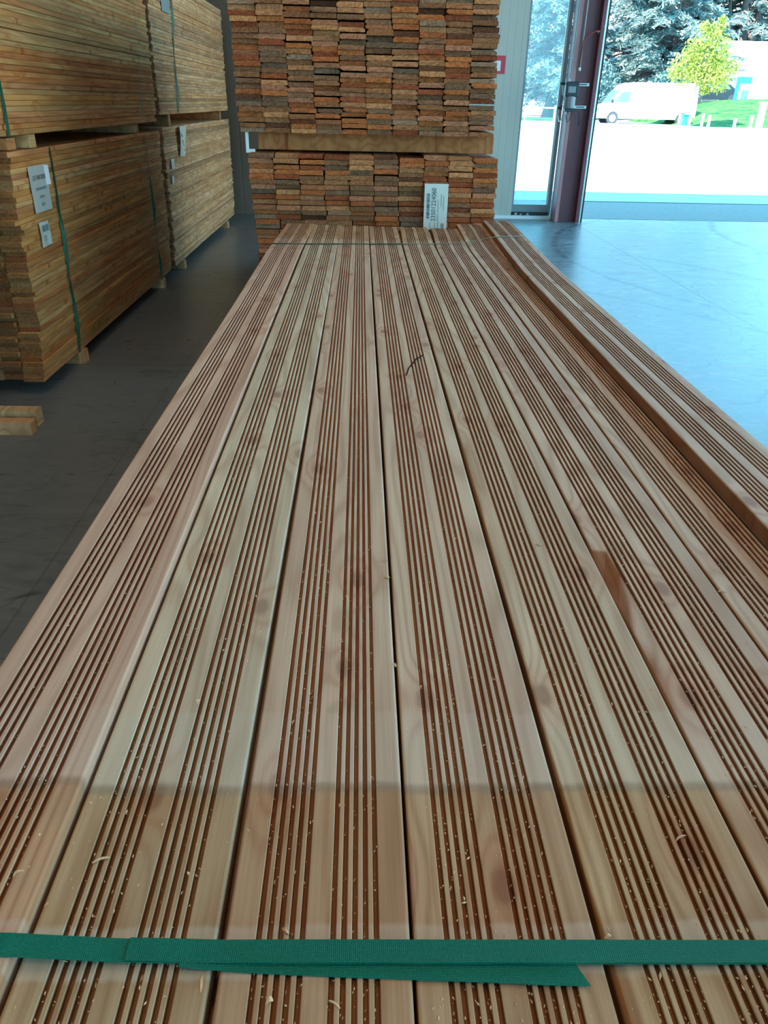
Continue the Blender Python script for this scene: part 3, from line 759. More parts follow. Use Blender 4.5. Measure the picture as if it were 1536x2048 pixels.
# second course partly visible in the gaps + rest of the pack beneath
bm = bmesh.new(); rr = random.Random(5)
zc = ZT - TH - .0012
plain_prof = deck_profile(groove_top=False)
for j in range(33):
    for i in range(8):
        x = -.3235 + i * .1455 + rr.uniform(-.003, .003) + (.03 if False else 0)
        ya, yb = Y0 + rr.uniform(-.015, .02), 4.08 + rr.uniform(-.03, .03)
        extrude_profile(bm, [(p[0] + x, p[1] + zc - j * .0275) for p in ([( -BW/2, -.002), (-BW/2 + .002, 0), (BW/2 - .002, 0), (BW/2, -.002), (BW/2, -TH + .002), (BW/2 - .002, -TH), (-BW/2 + .002, -TH), (-BW/2, -TH + .002)])], [ya, yb], None, 0, 1)
o = build('decking_board_pack', bm, [M['long'], M['deck_end']]); o.color = (.98, .74, .52, 1)
tag(o, 'lower courses of decking boards packed beneath the ribbed top course', 'board pack', kind='stuff')
for k, y in enumerate((.5, 2.1, 3.6)):
    bm = bmesh.new(); box(bm, -.40, .70, -.045, .045, 0, .1035, 0, .003)
    tag(build('timber_bearer', bm, M['beam'], None, (.07, y, 0)), ['timber bearer on the floor under the near end of the decking pack', 'timber bearer on the floor under the middle of the decking pack', 'timber bearer on the floor under the far end of the decking pack'][k], 'bearer', 'bearers under the decking pack')

# black resin crack on the fourth board: two short thin splinter lines let into the surface
bm = bmesh.new()
pts = [(.108, 1.70), (.113, 1.73), (.117, 1.755), (.128, 1.79), (.140, 1.83), (.150, 1.845), (.158, 1.86)]
for a, b_ in zip(pts[:-1], pts[1:]):
    tube(bm, [(a[0], a[1], ZT + .0002), (b_[0], b_[1], ZT + .0002)], .0017, 6)
crack = build('resin_crack', bm, plain('dark_resin', (.03, .018, .012), 1.0, 0, .1, 6, .0))
crack.parent = [o for o in COL.objects if o.get('label', '').find('black resin crack') >= 0][0]
crack.matrix_parent_inverse = Matrix.Translation((-.1135, 0, -ZT))

# ---- near strap: flat green band, joint and loose tail
def ribbon(bm, pts, wd, th=.0009, ax='y'):
    """pts: (x,y,z) centre line; band lies flat, width in y"""
    prev = None
    for (x, y, z) in pts:
        ring = [bm.verts.new((x, y - wd / 2, z)), bm.verts.new((x, y + wd / 2, z)), bm.verts.new((x, y + wd / 2, z + th)), bm.verts.new((x, y - wd / 2, z + th))]
        if prev:
            for k in range(4): bm.faces.new((prev[k], prev[(k + 1) % 4], ring[(k + 1) % 4], ring[k]))
        else: bm.faces.new(ring)
        prev = ring
    bm.faces.new(list(reversed(prev)))
ns = empty('strapping_band', (0, .335, ZT)); tag(ns, 'wide flat green strapping band across the near end of the decking', 'strap', 'green straps on the decking')
SW = .0175
def ny(x): return -.0095 * (x - .02) * 1.6
bm = bmesh.new()
top = [(-.4000, .012 + ny(-.39), -.75), (-.4000, ny(-.39), -.1), (-.3975, ny(-.39), .006), (-.3945, ny(-.39), .0131), (-.33, ny(-.33), .0136), (-.258, ny(-.26), .0136), (-.18, ny(-.18), .0070), (-.10, ny(-.1), .0042)]
top += [(x, ny(x), .0040 + (.0008 if x < .2 else .0008)) for x in (-.05, .0, .05, .12, .2, .3, .4, .47)] + [(.55, ny(.55), .010), (.62, ny(.62), .0318), (.69, ny(.69), .0326), (.7335, ny(.73), .031), (.7360, ny(.73), .0), (.7715, ny(.73), -.024), (.7720, ny(.73), -.75)]
ribbon(bm, top, SW)
build('band', bm, M['strap'], ns)
bm = bmesh.new()
ribbon(bm, [(-.170, ny(-.17) + .0004, .0078), (-.12, ny(-.12) + .0003, .0060), (-.10, ny(-.1), .0056), (-.05, ny(-.05), .0062), (.0, ny(0), .0062), (.06, ny(.06), .0062), (.15, ny(.15), .0062), (.3, ny(.3), .0062), (.47, ny(.47), .0062)], SW * .99, .0008)
build('overlap_layer', bm, M['strap'], ns)
bm = bmesh.new()
def tail_quad(xs_):
    prev = None
    for k, (x, yo, z, cut) in enumerate(xs_):
        ring = [bm.verts.new((x + cut, yo - SW / 2, z)), bm.verts.new((x - cut, yo + SW / 2, z)), bm.verts.new((x - cut, yo + SW / 2, z + .0009)), bm.verts.new((x + cut, yo - SW / 2, z + .0009))]
        if prev:
            for q in range(4): bm.faces.new((prev[q], prev[(q + 1) % 4], ring[(q + 1) % 4], ring[q]))
        else: bm.faces.new(ring)
        prev = ring
    bm.faces.new(list(reversed(prev)))
tail_quad([(-.13, -.001, .0060, 0), (-.08, -.004, .0030, 0), (-.02, -.0075, .0028, 0), (.04, -.0105, .0028, 0), (.10, -.0135, .0028, 0), (.14, -.0160, .0030, 0), (.165, -.0175, .0040, .004)])
build('loose_tail', bm, M['strap'], ns)

# ---- far strap: thin, nearly edge on
fs = empty('strapping_band', (0, 3.53, ZT)); tag(fs, 'thin green strapping band across the far end of the decking', 'strap', 'green straps on the decking')
bm = bmesh.new()
fp = [(-.400, -.045, -.7), (-.3975, -.045, .004), (-.39, -.045, .0055), (-.25, -.03, .0035), (-.1, -.012, .003), (.04, .0, .0025), (.12, .012, .0025), (.19, .02, .0025)]
ribbon(bm, fp, .021)
fsb = build('band', bm, M['strap_plain'], fs)
bm = bmesh.new()
ribbon(bm, [(.185, .02, .0035), (.33, .03, .004), (.47, .045, .008), (.585, .055, .030), (.615, .06, .0345), (.70, .07, .035), (.752, .075, .034), (.756, .075, .0), (.773, .075, -.02), (.773, .075, -.7)], .013, .0008)
build('pale_band', bm, M['strap_clear'], fs)

# ---- shavings and sawdust
def shaving(bm, ln, wd, curl, seed):
    r_ = random.Random(seed); prev = None; n = 7
    for k in range(n):
        t = k / (n - 1); x = (t - .5) * ln; z = .0004 + curl * math.sin(t * math.pi) + r_.uniform(0, .0003); y = math.sin(t * 3 + seed) * wd * .5
        w2 = wd * (.35 + .65 * math.sin(t * math.pi) ** .5) * r_.uniform(.8, 1.1)
        ring = [bm.verts.new((x, y - w2 / 2, z)), bm.verts.new((x, y + w2 / 2, z)), bm.verts.new((x, y + w2 / 2, z + .0004)), bm.verts.new((x, y - w2 / 2, z + .0004))]
        if prev:
            for q in range(4): bm.faces.new((prev[q], prev[(q + 1) % 4], ring[(q + 1) % 4], ring[q]))
        else: bm.faces.new(ring)
        prev = ring
    bm.faces.new(list(reversed(prev)))
SHV = [  # x, y, length, width, curl, rot, dz, label
    (-.214, .417, .014, .0024, .0006, .35, .002, 'long straight wood shaving across the grooves of the second board'),
    (-.268, .392, .0085, .0022, .003, .9, .020, 'curled wood shaving on the near left corner of the first board'),
    (-.245, .378, .004, .001, .0003, 1.3, .002, 'tiny pale sliver on the flat margin of the second board'),
    (.037, .843, .008, .005, .0035, .4, .001, 'curled tan shaving caught in the gap between third and fourth boards'),
    (.037, .885, .008, .0035, .003, .8, .001, 'thin dark shaving in the gap just beyond the curled tan one'),
    (.041, .665, .006, .003, .002, 1.4, .001, 'brown wood crumb in the central gap halfway down the deck'),
    (-.168, .605, .006, .004, .0015, 1.2, .002, 'whitish wood crumb on the grooves of the second board'),
    (.283, .434, .012, .0024, .0012, .6, .001, 'pointed wood splinter on the grooves of the fifth board right side'),
    (-.055, .354, .005, .004, .0018, .2, .0015, 'round pink curl of shaving on the third board near the strap'),
    (.192, .347, .0055, .0032, .0018, 1.0, .001, 'pinkish wood flake on the fourth board just beyond the strap'),
    (.155, .335, .005, .003, .0012, .2, .001, 'small pale flake on the fifth board close beyond the strap'),
    (-.112, .316, .012, .002, .0012, 1.45, .001, 'thin brown splinter in the groove just before the strap'),
    (-.062, .302, .0055, .004, .0015, .1, .0015, 'pale round flake on the third board before the strap'),
    (-.016, .300, .010, .0018, .0006, -.5, .0015, 'thin pale splinter on the third board before the strap'),
    (.480, .810, .010, .003, .002, .2, .002, 'pale splintered sliver on the right edge of the sixth board'),
    (.260, .93, .010, .003, .002, .1, .001, 'pale splinter lifting from the yellow margin of the fifth board'),
]
for k, (x, y, ln, wd, cu, rz, dz, lab) in enumerate(SHV):
    bm = bmesh.new(); shaving(bm, ln, wd, cu, k)
    o = build('wood_shaving', bm, M['chip'], None, (x, y, ZT + dz), (0, 0, rz)); o.color = (1, .92, .85, 1)
    tag(o, lab, 'wood shaving', 'wood shavings on the decking')
bm = bmesh.new(); rr = random.Random(77)
for k in range(8000):
    t = rr.random() ** 1.7; y = .24 + 1.5 * t
    b = rr.choice(boards[:7]); i = boards.index(b)
    if rr.random() < .62:
        gx = rr.choice((-.0283, .0283)) + rr.choice((-2, -1, 0, 1, 2)) * .0083 + rr.gauss(0, .0009); zz = -.0020 + rr.uniform(-.0015, .0024)
    else:
        gx = rr.uniform(-.066, .066); zz = .0003
    if i in (0, 1) and rr.random() < .4: continue
    s = rr.uniform(.0005, .0014) * (1 + .8 * rr.random() ** 6); l = s * rr.uniform(1, 3.2); a = rr.gauss(1.57, .5)
    c = Vector((b['x'] + b['dx'](y) + gx, y, ZT + b['dz'](y) + zz)); d = Vector((math.cos(a), math.sin(a), rr.gauss(0, .15))) * l * .5
    n = Vector((-math.sin(a), math.cos(a), 0)) * s * .5; up = Vector((0, 0, s * .5))
    vs = [bm.verts.new(c - d), bm.verts.new(c + n), bm.verts.new(c + d), bm.verts.new(c - n), bm.verts.new(c + up)]
    for q in range(4): bm.faces.new((vs[q], vs[(q + 1) % 4], vs[4]))
o = build('sawdust', bm, M['chip']); o.color = (1, .92, .82, 1)
tag(o, 'fine sawdust and wood crumbs lying in the decking grooves', 'sawdust', kind='stuff')

# ================================================================== REAR PACKS (board ends)
RW = .141; RT = .0250; RP = .1434; RH = .0262; RY = 4.75
def rear_variant(seed):
    r_ = random.Random(seed); h = RW / 2
    ch = [.0018, .0018, .0018, .0018]
    if seed % 3 == 1: ch[r_.randrange(4)] = r_.uniform(.006, .018)
    if seed % 4 == 2: ch[0] = .004; ch[1] = .004
    tl, tr, brr, bl = ch
    p = [(-h, -min(tl, RT * .9)), (-h + tl * 1.6, 0)]
    p += [(h - tr * 1.6, 0), (h, -min(tr, RT * .9)), (h, -RT + min(brr, RT * .4)), (h - brr * 1.4, -RT)]
    for c in (.036, .022, -.022, -.036):
        p += [(c + .0022, -RT), (c + .0008, -RT + .0032), (c - .0008, -RT + .0032), (c - .0022, -RT)]
    p += [(-h + bl * 1.4, -RT), (-h, -RT + min(bl, RT * .4))]
    bm = bmesh.new(); extrude_profile(bm, p, [0, .02, 1.3, 2.6, 4.0], None, 0, 1)
    for v in bm.verts:
        if v.co.y < .001: v.co.y += r_.uniform(-.0025, .0025)
    return mesh_from_bm('larch_board', bm, [M['long'], M['end']])
RV = [rear_variant(s) for s in range(14)]
PAL = [('orange-brown', (.80, .36, .15)), ('orange-brown', (.72, .30, .13)), ('red-brown', (.52, .19, .10)), ('tan', (.92, .58, .32)), ('tan', (.82, .50, .29)),
       ('grey', (.40, .31, .235)), ('grey-brown', (.44, .29, .20)), ('pale grey', (.58, .48, .39)), ('dark brown', (.24, .13, .08)), ('pinkish', (.78, .45, .31)), ('brown', (.50, .30, .18)), ('brown', (.60, .34, .19))]
WGT = [9, 8, 7, 4, 6, 4, 5, 2, 3, 7, 6, 8]
ORD = ['first', 'second', 'third', 'fourth', 'fifth', 'sixth', 'seventh', 'eighth', 'ninth', 'tenth', 'eleventh', 'twelfth', 'thirteenth', 'fourteenth', 'fifteenth', 'sixteenth', 'seventeenth', 'eighteenth', 'nineteenth', 'twentieth',
       'twenty-first', 'twenty-second', 'twenty-third', 'twenty-fourth', 'twenty-fifth', 'twenty-sixth', 'twenty-seventh', 'twenty-eighth', 'twenty-ninth', 'thirtieth'] + ['thirty-' + o for o in ('first', 'second', 'third', 'fourth', 'fifth', 'sixth', 'seventh', 'eighth', 'ninth')] + ['fortieth'] + ['forty-' + o for o in ('first', 'second', 'third', 'fourth', 'fifth', 'sixth', 'seventh', 'eighth', 'ninth')]
rr = random.Random(31)
def rear_board(x, ztop, lab_tail, group, dy, rot=0.0):
    nm, colr = rr.choices(PAL, WGT)[0]
    o = bpy.data.objects.new('larch_board', rr.choice(RV)); link(o)
    o.location = (x, RY + dy, ztop); o.rotation_euler = (0, rot, 0)
    k = rr.uniform(.85, 1.15); o.color = (colr[0] * k, colr[1] * k, colr[2] * k, 1)
    tag(o, f'{nm} sawn board end, {lab_tail}', 'board', group)
    return o
UZ0 = 1.436
def column_heights(n, total, base):
    hs = []
    for k in range(n):
        g = rr.uniform(0, .0010) + (rr.uniform(.004, .009) if rr.random() < .14 else 0)
        hs.append([rr.choice((.90, .95, 1.0, 1.0, 1.04)), g])
    f = total / sum(RT * h[0] + h[1] for h in hs)
    out = []; z = base
    for sc_, g in hs:
        out.append((z + RT * sc_ * f, sc_ * f)); z += (RT * sc_ + g) * f
    return out
UP = [column_heights(24, 24 * RH + rr.uniform(-.003, .003), UZ0) for _ in range(10)]
for row in range(24):
    rs = rr.uniform(-.006, .006) + (-.006 if row < 20 else -.014) + (.012 if row < 5 else 0)
    for c in range(10):
        x = -.6175 + c * RP + rs + rr.uniform(-.003, .003)
        dy = rr.gauss(0, .010) + (rr.choice((-.02, .03)) if rr.random() < .12 else 0)
        z, sc_ = UP[c][row]
        o = rear_board(x, z, f'{ORD[row]} row up, {ORD[c]} column from left, upper rear pack', 'board ends of the upper rear pack', dy, rr.uniform(-.004, .004))
        o.scale = (1, 1, sc_ * .985)
LZT = 1.335
cols_dz = [rr.uniform(-.012, .004) for _ in range(10)]
LBASE = LZT - 6 * (RH + .0012)
LO = [column_heights(6, LZT + cols_dz[c] - LBASE, LBASE) for c in range(10)]
for row in range(6):
    for c in range(10):
        x = -.5715 + c * RP + rr.uniform(-.005, .005)
        z, sc_ = LO[c][5 - row]
        o = rear_board(x, z, f'{ORD[row]} row down, {ORD[c]} column from left, lower rear pack', 'board ends of the lower rear pack', max(-.022, rr.gauss(0, .012)), rr.uniform(-.02, .02) if row == 0 else rr.uniform(-.008, .008))
        o.scale = (1, 1, sc_ * .985)
# every further board of both rear packs
rest = bmesh.new(); rest_cols = []
cl = rest.loops.layers.float_color.new('tint')
def rest_board(x, ztop, dy):
    nm, colr = rr.choices(PAL, WGT)[0]; n0 = len(rest.faces)
    h = RW / 2 - .001
    p = [(-h, -.002), (-h + .002, 0), (h - .002, 0), (h, -.002), (h, -RT + .002), (h - .002, -RT), (.024, -RT), (.022, -RT + .003), (.020, -RT), (-.020, -RT), (-.022, -RT + .003), (-.024, -RT), (-h + .002, -RT), (-h, -RT + .002)]
    extrude_profile(rest, [(a + x, b + ztop) for a, b in p], [RY + dy, RY + dy + 4.0], None, 0, 1)
    rest.faces.ensure_lookup_table(); k = rr.uniform(.85, 1.15)
    for f in rest.faces[n0:]:
        for lp in f.loops: lp[cl] = (min(1, colr[0] * k), min(1, colr[1] * k), min(1, colr[2] * k), 1)
for row in range(24, 34):
    for c in range(10): rest_board(-.63 + c * RP + rr.uniform(-.002, .002), UZ0 + row * RH + RT, rr.gauss(0, .012))
for row in range(6, 45):
    rs = rr.uniform(-.008, .008) + (.004 * (row - 6) if row < 18 else .05) * .6
    for c in range(10): rest_board(-.5715 + c * RP * .995 + rs + rr.uniform(-.003, .003), LBASE - (row - 6) * (RH + .0012) - .0012 + (rr.uniform(-.0015, .0) if row % 5 else -.003), max(-.02, rr.gauss(0, .015)))
def tinted_copy(src, name):
    m = src.copy(); m.name = name; nt = m.node_tree
    oi = [n for n in nt.nodes if n.type == 'OBJECT_INFO'][0]; at = nt.nodes.new('ShaderNodeAttribute'); at.attribute_name = 'tint'
    for l in list(nt.links):
        if l.from_node == oi and l.from_socket.name == 'Color':
            to = l.to_socket; nt.links.remove(l); nt.links.new(at.outputs['Color'], to)
    return m
o = build('larch_board_pack', rest, [tinted_copy(M['long'], 'sawn_sides_assorted'), tinted_copy(M['end'], 'sawn_ends_assorted')])
tag(o, 'remaining brown board ends of the two rear packs, mostly hidden', 'board pack', kind='stuff')
# beam between the two rear packs + floor bearers
for k, (y, x0, x1, z0, z1, lab) in enumerate(((4.93, -.60, .775, 1.343, 1.434, 'long pale timber beam between the two rear packs, front one'),
                                         (6.7, -.60, .75, 1.343, 1.434, 'timber beam between the two rear packs, middle one'),
                                         (8.5, -.60, .75, 1.343, 1.434, 'timber beam between the two rear packs, rearmost one'),
                                         (5.0, -.60, .78, .0, .098, 'timber bearer on the floor under the rear packs, front one'), (8.4, -.60, .78, .0, .098, 'timber bearer on the floor under the rear packs, rearmost one'))):
    bm = bmesh.new(); box(bm, x0, x1, -.045, .045, z0, z1, 0, .003)
    o = build('timber_bearer', bm, M['beam'], None, (0, y, 0)); o.color = (.82, .43, .22, 1); tag(o, lab, 'bearer', 'bearers of the rear packs')  # tint darkened, the overhang's shade on the beams put into the colour
# folded white tag at the left under the upper pack
bm = bmesh.new(); box(bm, -.012, .006, -.002, .0, -.10, .0); box(bm, -.012, .040, -.004, -.002, -.105, -.085)
tag(build('folded_tag', bm, M['white_plastic'], None, (-.648, 4.80, 1.434)), 'folded white tag hanging under the left end of the upper rear pack', 'label')

# ---- text helper
def text(body, size, mat, parent, loc, rot, sx=1.0, name='printed_text'):
    cu = bpy.data.curves.new(name, 'FONT'); cu.body = body; cu.size = size; cu.align_x = 'CENTER'; cu.align_y = 'CENTER'; cu.extrude = .0002
    cu.materials.append(mat)
    o = bpy.data.objects.new(name, cu); link(o)
    me = bpy.data.meshes.new_from_object(o.evaluated_get(bpy.context.evaluated_depsgraph_get())); bpy.data.objects.remove(o)
    o = bpy.data.objects.new(name, me); o.location = loc; o.rotation_euler = rot; o.scale = (sx, 1, 1); link(o, parent); return o
def sheet(bm, wd, ht, bend, nx=8, nz=10, th=.0008, seed=0):
    g = []
    for side in (0, 1):
        g.append([[bm.verts.new((-wd / 2 + wd * i / nx, side * th + bend(i / nx, j / nz), -ht / 2 + ht * j / nz)) for i in range(nx + 1)] for j in range(nz + 1)])
    for s_ in (0, 1):
        for j in range(nz):
            for i in range(nx): bm.faces.new((g[s_][j][i], g[s_][j][i + 1], g[s_][j + 1][i + 1], g[s_][j + 1][i]))
    for j in range(nz):
        for i in (0, nx): bm.faces.new((g[0][j][i], g[0][j + 1][i], g[1][j + 1][i], g[1][j][i]))
    for i in range(nx):
        for j in (0, nz): bm.faces.new((g[0][j][i], g[0][j][i + 1], g[1][j][i + 1], g[1][j][i]))
# ---- barcode label on the lower rear pack
lb = empty('barcode_label', (.438, 4.715, 1.066)); tag(lb, 'white barcode label with large black number on the lower rear pack', 'label')
lb.rotation_euler = (math.radians(-1), 0, math.radians(0))
bm = bmesh.new(); sheet(bm, .138, .250, lambda u, v: -.001 * math.sin(v * 5)); build('paper', bm, M['paper'], lb)
text('23501224060', .036, M['ink'], lb, (-.012, -.0024, .012), (math.pi / 2, -math.pi / 2, 0), .92)
bm = bmesh.new(); r_ = random.Random(3); z = -.065
while z < .070:
    hgt = r_.choice((.0012, .002, .0035)); box(bm, -.054, -.036, -.0026, -.0020, z, z + hgt); z += hgt + r_.choice((.0012, .002, .003))
build('barcode', bm, M['ink'], lb)
bm = bmesh.new()
for (x0, z0, z1) in ((.012, -.03, .04), (.030, .0, .07), (.044, -.02, .06), (-.002, -.115, -.085), (.016, -.12, -.08), (-.03, -.12, -.085)):
    bm = bmesh.new(); box(bm, x0, x0 + .003, -.0026, -.0020, z0, z1); build('print_line', bm, M['ink_soft'], lb)
bm = bmesh.new(); box(bm, .034, .052, -.0026, -.0020, -.115, -.09); build('print_block', bm, M['ink_soft'], lb)
for k in range(5):
    bm = bmesh.new(); box(bm, .006 + .0, .018, -.0026, -.0020, -.075 + k * .008, -.072 + k * .008); build('print_line', bm, M['ink_soft'], lb)

# ================================================================== LEFT PACKS
PX = -1.885; PW = .122; PT = .0272; PP_ = .0281
def plank_variant(seed, L):
    r_ = random.Random(seed); p = [(-PW, -.0022), (-PW + .002, 0), (-.002, 0), (0, -.0022), (0, -PT + .0022), (-.002, -PT), (-PW + .002, -PT), (-PW, -PT + .0022)]
    ph = r_.uniform(0, 6)
    bm = bmesh.new(); extrude_profile(bm, p, [L * i / 16 for i in range(17)], lambda x, y, z: (x + .002 * math.sin(y * 1.7 + ph), y, z + .0002 * math.sin(y * 2.5 + ph)), 0, 1)
    return mesh_from_bm('pine_plank', bm, [M['pine'], M['pine_end']])
LEN = {'n': 3.42, 'u': 4.02, 'f': 4.05}
PV = {k: [plank_variant(s * 7 + i, L) for i in range(5)] for s, (k, L) in enumerate(LEN.items())}
PC = [('golden', (1.0, .70, .40)), ('golden', (.96, .63, .33)), ('honey-coloured', (.94, .56, .29)), ('pinkish', (.95, .59, .38)), ('tan', (.84, .58, .35)), ('reddish', (.82, .42, .22)), ('pale', (1.04, .80, .52))]
PG = [('greyish tan', (.92, .76, .64)), ('pale grey', (1.0, .88, .82)), ('tan', (.95, .75, .58)), ('dark grey', (.68, .57, .50)), ('pale', (1.1, .95, .84))]  # far planks tinted greyer: cool door light put into their colour
rl = random.Random(99)
def left_pack(key, y0, z0, n, pal, where, group, second=False, jag=.012, rows_lab='up', lean=0.0, first_out=0):
    L = LEN[key]
    for j in range(n):
        nm, cc = rl.choice(pal)
        o = bpy.data.objects.new('pine_plank', rl.choice(PV[key])); link(o)
        dy = rl.gauss(0, jag); xo = rl.uniform(-.005, .003)
        if rl.random() < .07: dy += rl.choice((-1, 1)) * rl.uniform(.02, .05)
        if rl.random() < .06: xo -= .012
        if first_out and j < first_out: dy -= .05 * (1 - j / first_out) + .01
        o.location = (PX + xo, y0 + dy + lean * j, z0 + j * PP_ + PT + rl.uniform(-.0002, .0002))
        k = rl.uniform(.9, 1.08); o.color = (cc[0] * k, cc[1] * k, cc[2] * k, 1)
        o.rotation_euler = (rl.uniform(-.0001, .0001), 0, rl.uniform(-.0005, .0005))
        tag(o, f'{nm} plank edge, {ORD[j]} from the bottom of the {where}', 'plank', group)
        if second:
            nm, cc = rl.choice(pal)
            o2 = bpy.data.objects.new('pine_plank', rl.choice(PV[key])); link(o2)
            o2.location = (PX - PW - .006 + rl.uniform(-.008, .002), y0 + rl.gauss(0, .02) + lean * j + (-.03 if first_out and j < first_out else 0), z0 + j * PP_ + PT)
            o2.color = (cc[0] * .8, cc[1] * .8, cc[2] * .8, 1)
            tag(o2, f'{nm} plank end behind the side row, {ORD[j]} up in the {where}', 'plank', group)
    bm = bmesh.new(); c0 = 2 if second else 1
    for j in range(n):
        for c in range(c0, 8):
            x1 = PX - c * (PW + .004) + rl.uniform(-.004, .002); dy = rl.gauss(0, .018)
            extrude_profile(bm, [(x1 - PW, z0 + j * PP_), (x1, z0 + j * PP_), (x1, z0 + j * PP_ + PT), (x1 - PW, z0 + j * PP_ + PT)], [y0 + dy, y0 + dy + L], None, 0, 1)
    o = build('pine_plank_pack', bm, [M['pine'], M['pine_end']]); o.color = (.95, .78, .58, 1)
    tag(o, f'inner planks of the {where}, behind its side row', 'plank pack', kind='stuff')
left_pack('n', 4.43, .088, 44, PC, 'lower near left pack', 'planks of the lower near left pack', second=True, lean=.0012, first_out=9)
left_pack('u', 3.86, 1.40, 42, PC, 'upper near left pack', 'planks of the upper near left pack')
left_pack('f', 8.02, .082, 45, PG, 'lower far left pack', 'planks of the lower far left pack', jag=.02)
left_pack('f', 8.00, 1.452, 42, PG, 'upper far left pack', 'planks of the upper far left pack', jag=.018)
# bearers of the left packs
BR = [(-1.76, 3.93, .0, .088, .09, 'pale-ended floor bearer in front of the lower near left pack', (1.0, .9, .75)),
      (-1.745, 3.80, .0, .072, .075, 'pinkish split floor bearer, nearest of all left bearers', (1.0, .74, .58)),
      (-1.86, 5.05, .0, .088, .09, 'floor bearer end under the lower near left pack beside its strap', (.9, .65, .45)),
      (-1.865, 7.40, .0, .088, .09, 'floor bearer end under the far end of the near left pack', (.85, .72, .55)),
      (-1.865, 8.35, .0, .082, .09, 'floor bearer end under the near end of the far left pack', (.8, .72, .6)),
      (-1.865, 11.3, .0, .082, .09, 'floor bearer under the far end of the far left pack', (.8, .72, .6)),
      (-1.885, 4.86, 1.327, 1.398, .09, 'pale square bearer end between the near left packs', (.95, .82, .60)),
      (-1.90, 7.20, 1.327, 1.398, .09, 'darker bearer end between the near left packs at their far end', (.8, .62, .45)),
      (-1.90, 8.45, 1.348, 1.45, .09, 'bearer end between the far left packs at their near end', (.6, .5, .4)),
      (-1.90, 11.5, 1.348, 1.45, .09, 'brown bearer end between the far left packs near the wall', (.8, .5, .34))]
for (x1, y, z0, z1, wd, lab, cc) in BR:
    bm = bmesh.new(); box(bm, -1.02, 0, -wd / 2, wd / 2, z0, z1, 0, .003)
    o = build('timber_bearer', bm, M['beam'], None, (x1, y, 0)); o.color = (*cc, 1); tag(o, lab, 'bearer', 'bearers of the left packs')
bm = bmesh.new(); box(bm, -.4, 0, -.055, .055, 0, .06, 0, .003)
o = build('timber_offcut', bm, M['beam'], None, (-1.91, 4.62, 1.328)); o.color = (1.0, .62, .40, 1); tag(o, 'orange timber offcut lying on the lower near left pack', 'offcut')

# straps on the left packs: bands hanging down the side face, slightly twisted
def vband(name, pts, wd, lab, mat):
    """pts (y,z,twist)"""
    bm = bmesh.new(); prev = None
    for (y, z, tw) in pts:
        a = tw; dy, dx = math.cos(a) * wd / 2, math.sin(a) * wd / 2; x = PX + .0062 + abs(dx)
        ring = [bm.verts.new((x - dx, y - dy, z)), bm.verts.new((x + dx, y + dy, z)), bm.verts.new((x + dx + .001, y + dy, z)), bm.verts.new((x - dx + .001, y - dy, z))]
        if prev:
            for q in range(4): bm.faces.new((prev[q], prev[(q + 1) % 4], ring[(q + 1) % 4], ring[q]))
        else: bm.faces.new(ring)
        prev = ring
    bm.faces.new(list(reversed(prev)))
    tag(build(name, bm, mat), lab, 'strap', 'green straps on the left packs')
def vp(y0, z0, y1, z1, tws):
    n = len(tws); return [(y0 + (y1 - y0) * i / (n - 1) + .008 * math.sin(i * 1.1), z0 + (z1 - z0) * i / (n - 1), t) for i, t in enumerate(tws)]
vband('strapping_band', vp(5.08, 1.325, 5.00, .085, [-.2, -.1, -.05, .1, .8, .7, -.15, .1, .7, .5, .0]), .026, 'green strap hanging down the near left pack beside its paper label', M['strap_plain'])
vband('strapping_band', vp(7.34, 1.32, 7.33, .085, [-.3, -.2, .0, .4, .8, .0, -.2, .5, .2]), .026, 'green strap near the far end of the lower near left pack', M['strap_plain'])
vband('strapping_band', vp(4.60, 2.56, 4.52, 1.40, [.2, .3, .6, .8, .3, .0, .1, .3, .4]), .02, 'green strap at the picture edge on the upper near left pack', M['strap_plain'])
vband('strapping_band', vp(7.56, 2.56, 7.38, 1.42, [.0, .1, .0, .1, .0]), .010, 'faint pale strap at the far end of the upper near left pack', M['strap_clear'])
vband('strapping_band', vp(8.98, 2.60, 8.78, 1.46, [.2, .1, .5, .0, -.1, .2, .6, .0]), .034, 'dark green strap down the upper far left pack', M['strap_plain'])
vband('strapping_band', vp(9.25, 1.34, 9.15, .09, [.0, .1, .0, .1]), .010, 'faint pale strap down the lower far left pack', M['strap_clear'])

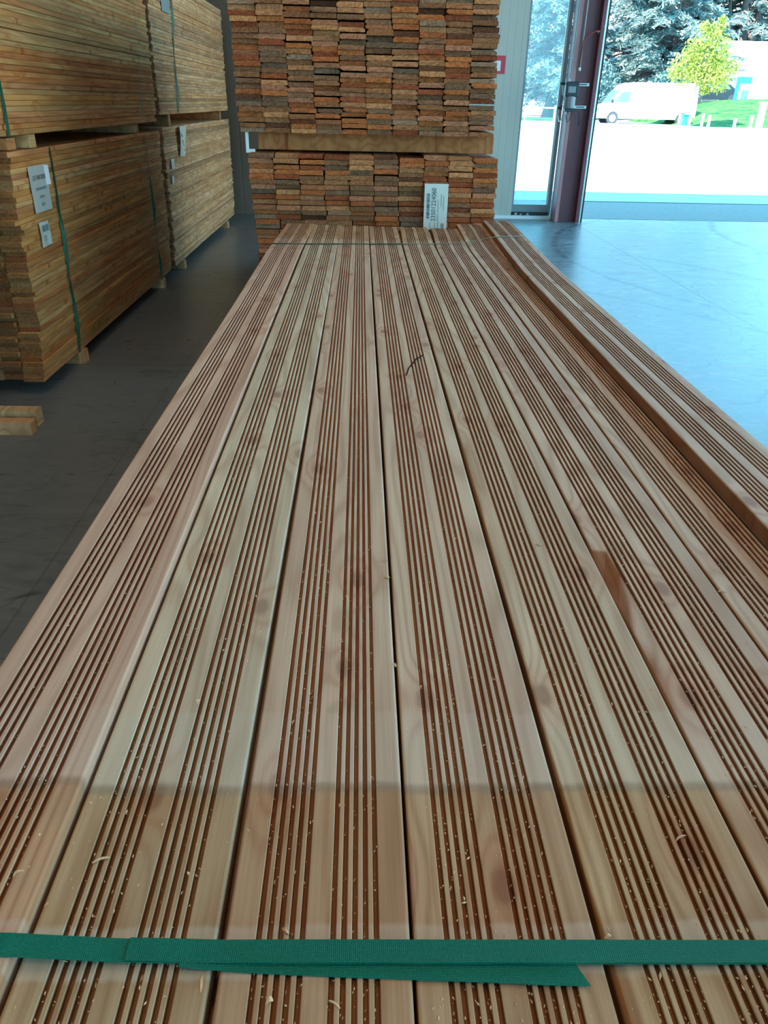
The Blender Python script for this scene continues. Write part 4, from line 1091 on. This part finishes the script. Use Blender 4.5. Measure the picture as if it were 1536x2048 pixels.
# paper labels on the left packs; local x runs along +Y in the room
def side_label(name, y, z, wd, ht, lab, mat, tilt=0.0, bend=None, lift=.010):
    e = empty(name, (PX + lift, y, z)); e.rotation_euler = (tilt, 0, math.pi / 2)
    tag(e, lab, 'label')
    bm = bmesh.new(); sheet(bm, wd, ht, bend or (lambda u, v: -.002 * math.sin(u * 4)), seed=1)
    build('paper', bm, mat, e); return e
e1 = side_label('paper_label', 4.815, 1.115, .255, .245, 'large grey-white printed sheet on the lower near left pack', M['paper_blue'], bend=lambda u, v: -.004 * (u * u))
text('LOT-FARTOPOL', .036, M['ink'], e1, (0, -.0065, .06), (math.pi / 2, 0, 0), .78)
bm = bmesh.new()
for (x0, x1, z0, h_) in ((-.07, .08, -.005, .014), (-.03, .035, -.048, .013), (-.02, .025, -.09, .015)):
    bm = bmesh.new(); box(bm, x0, x1, -.0062, -.0056, z0, z0 + h_); build('print_line', bm, M['ink_soft'], e1)
bm = bmesh.new(); sheet(bm, .040, .105, lambda u, v: -.012 * u); o = build('curled_plastic_corner', bm, M['white_plastic'], e1, (.112, -.006, .066), (0, 0, 0)); o['label'] = 'curled corner of plastic, its glare painted white'  # curled plastic; its glare is painted in as white
e2 = side_label('paper_label', 4.77, .872, .15, .135, 'small crumpled white label under the large printed sheet', M['paper'], bend=lambda u, v: -.004 * math.sin(u * 7 + v * 3))
bm = bmesh.new(); box(bm, -.03, .045, -.0085, -.007, .015, .05)
for k in range(4): box(bm, -.04, .0, -.0075, -.006, -.01 - k * .008, -.007 - k * .008)
build('barcode', bm, M['ink_soft'], e2)
side_label('paper_label', 8.80, 1.20, .36, .27, 'curled white label on the lower far left pack', M['paper'], bend=lambda u, v: -.02 * math.sin(u * 5 + v * 2), lift=.02)
side_label('paper_label', 8.66, 2.44, .34, .26, 'grey label at the top on the upper far left pack', M['mid_grey'])
for k, (y, z, s, lab) in enumerate(((8.28, 1.02, .09, 'small crumpled white tag left below the curled label'), (8.22, .88, .07, 'tiny pale tag at the near corner of the lower far left pack'))):
    side_label('paper_tag', y, z, s * 1.6, s, lab, M['paper'], bend=lambda u, v: -.01 * math.sin(u * 6), lift=.015)
# grey card in the dark gap, fixed to the end face of the lower far pack
e = empty('grey_card', (-2.03, 7.93, .95)); tag(e, 'dark grey card on the end face of the lower far left pack in the gap', 'card')
bm = bmesh.new(); sheet(bm, .19, .24, lambda u, v: 0); build('paper', bm, M['paper_dark'], e)
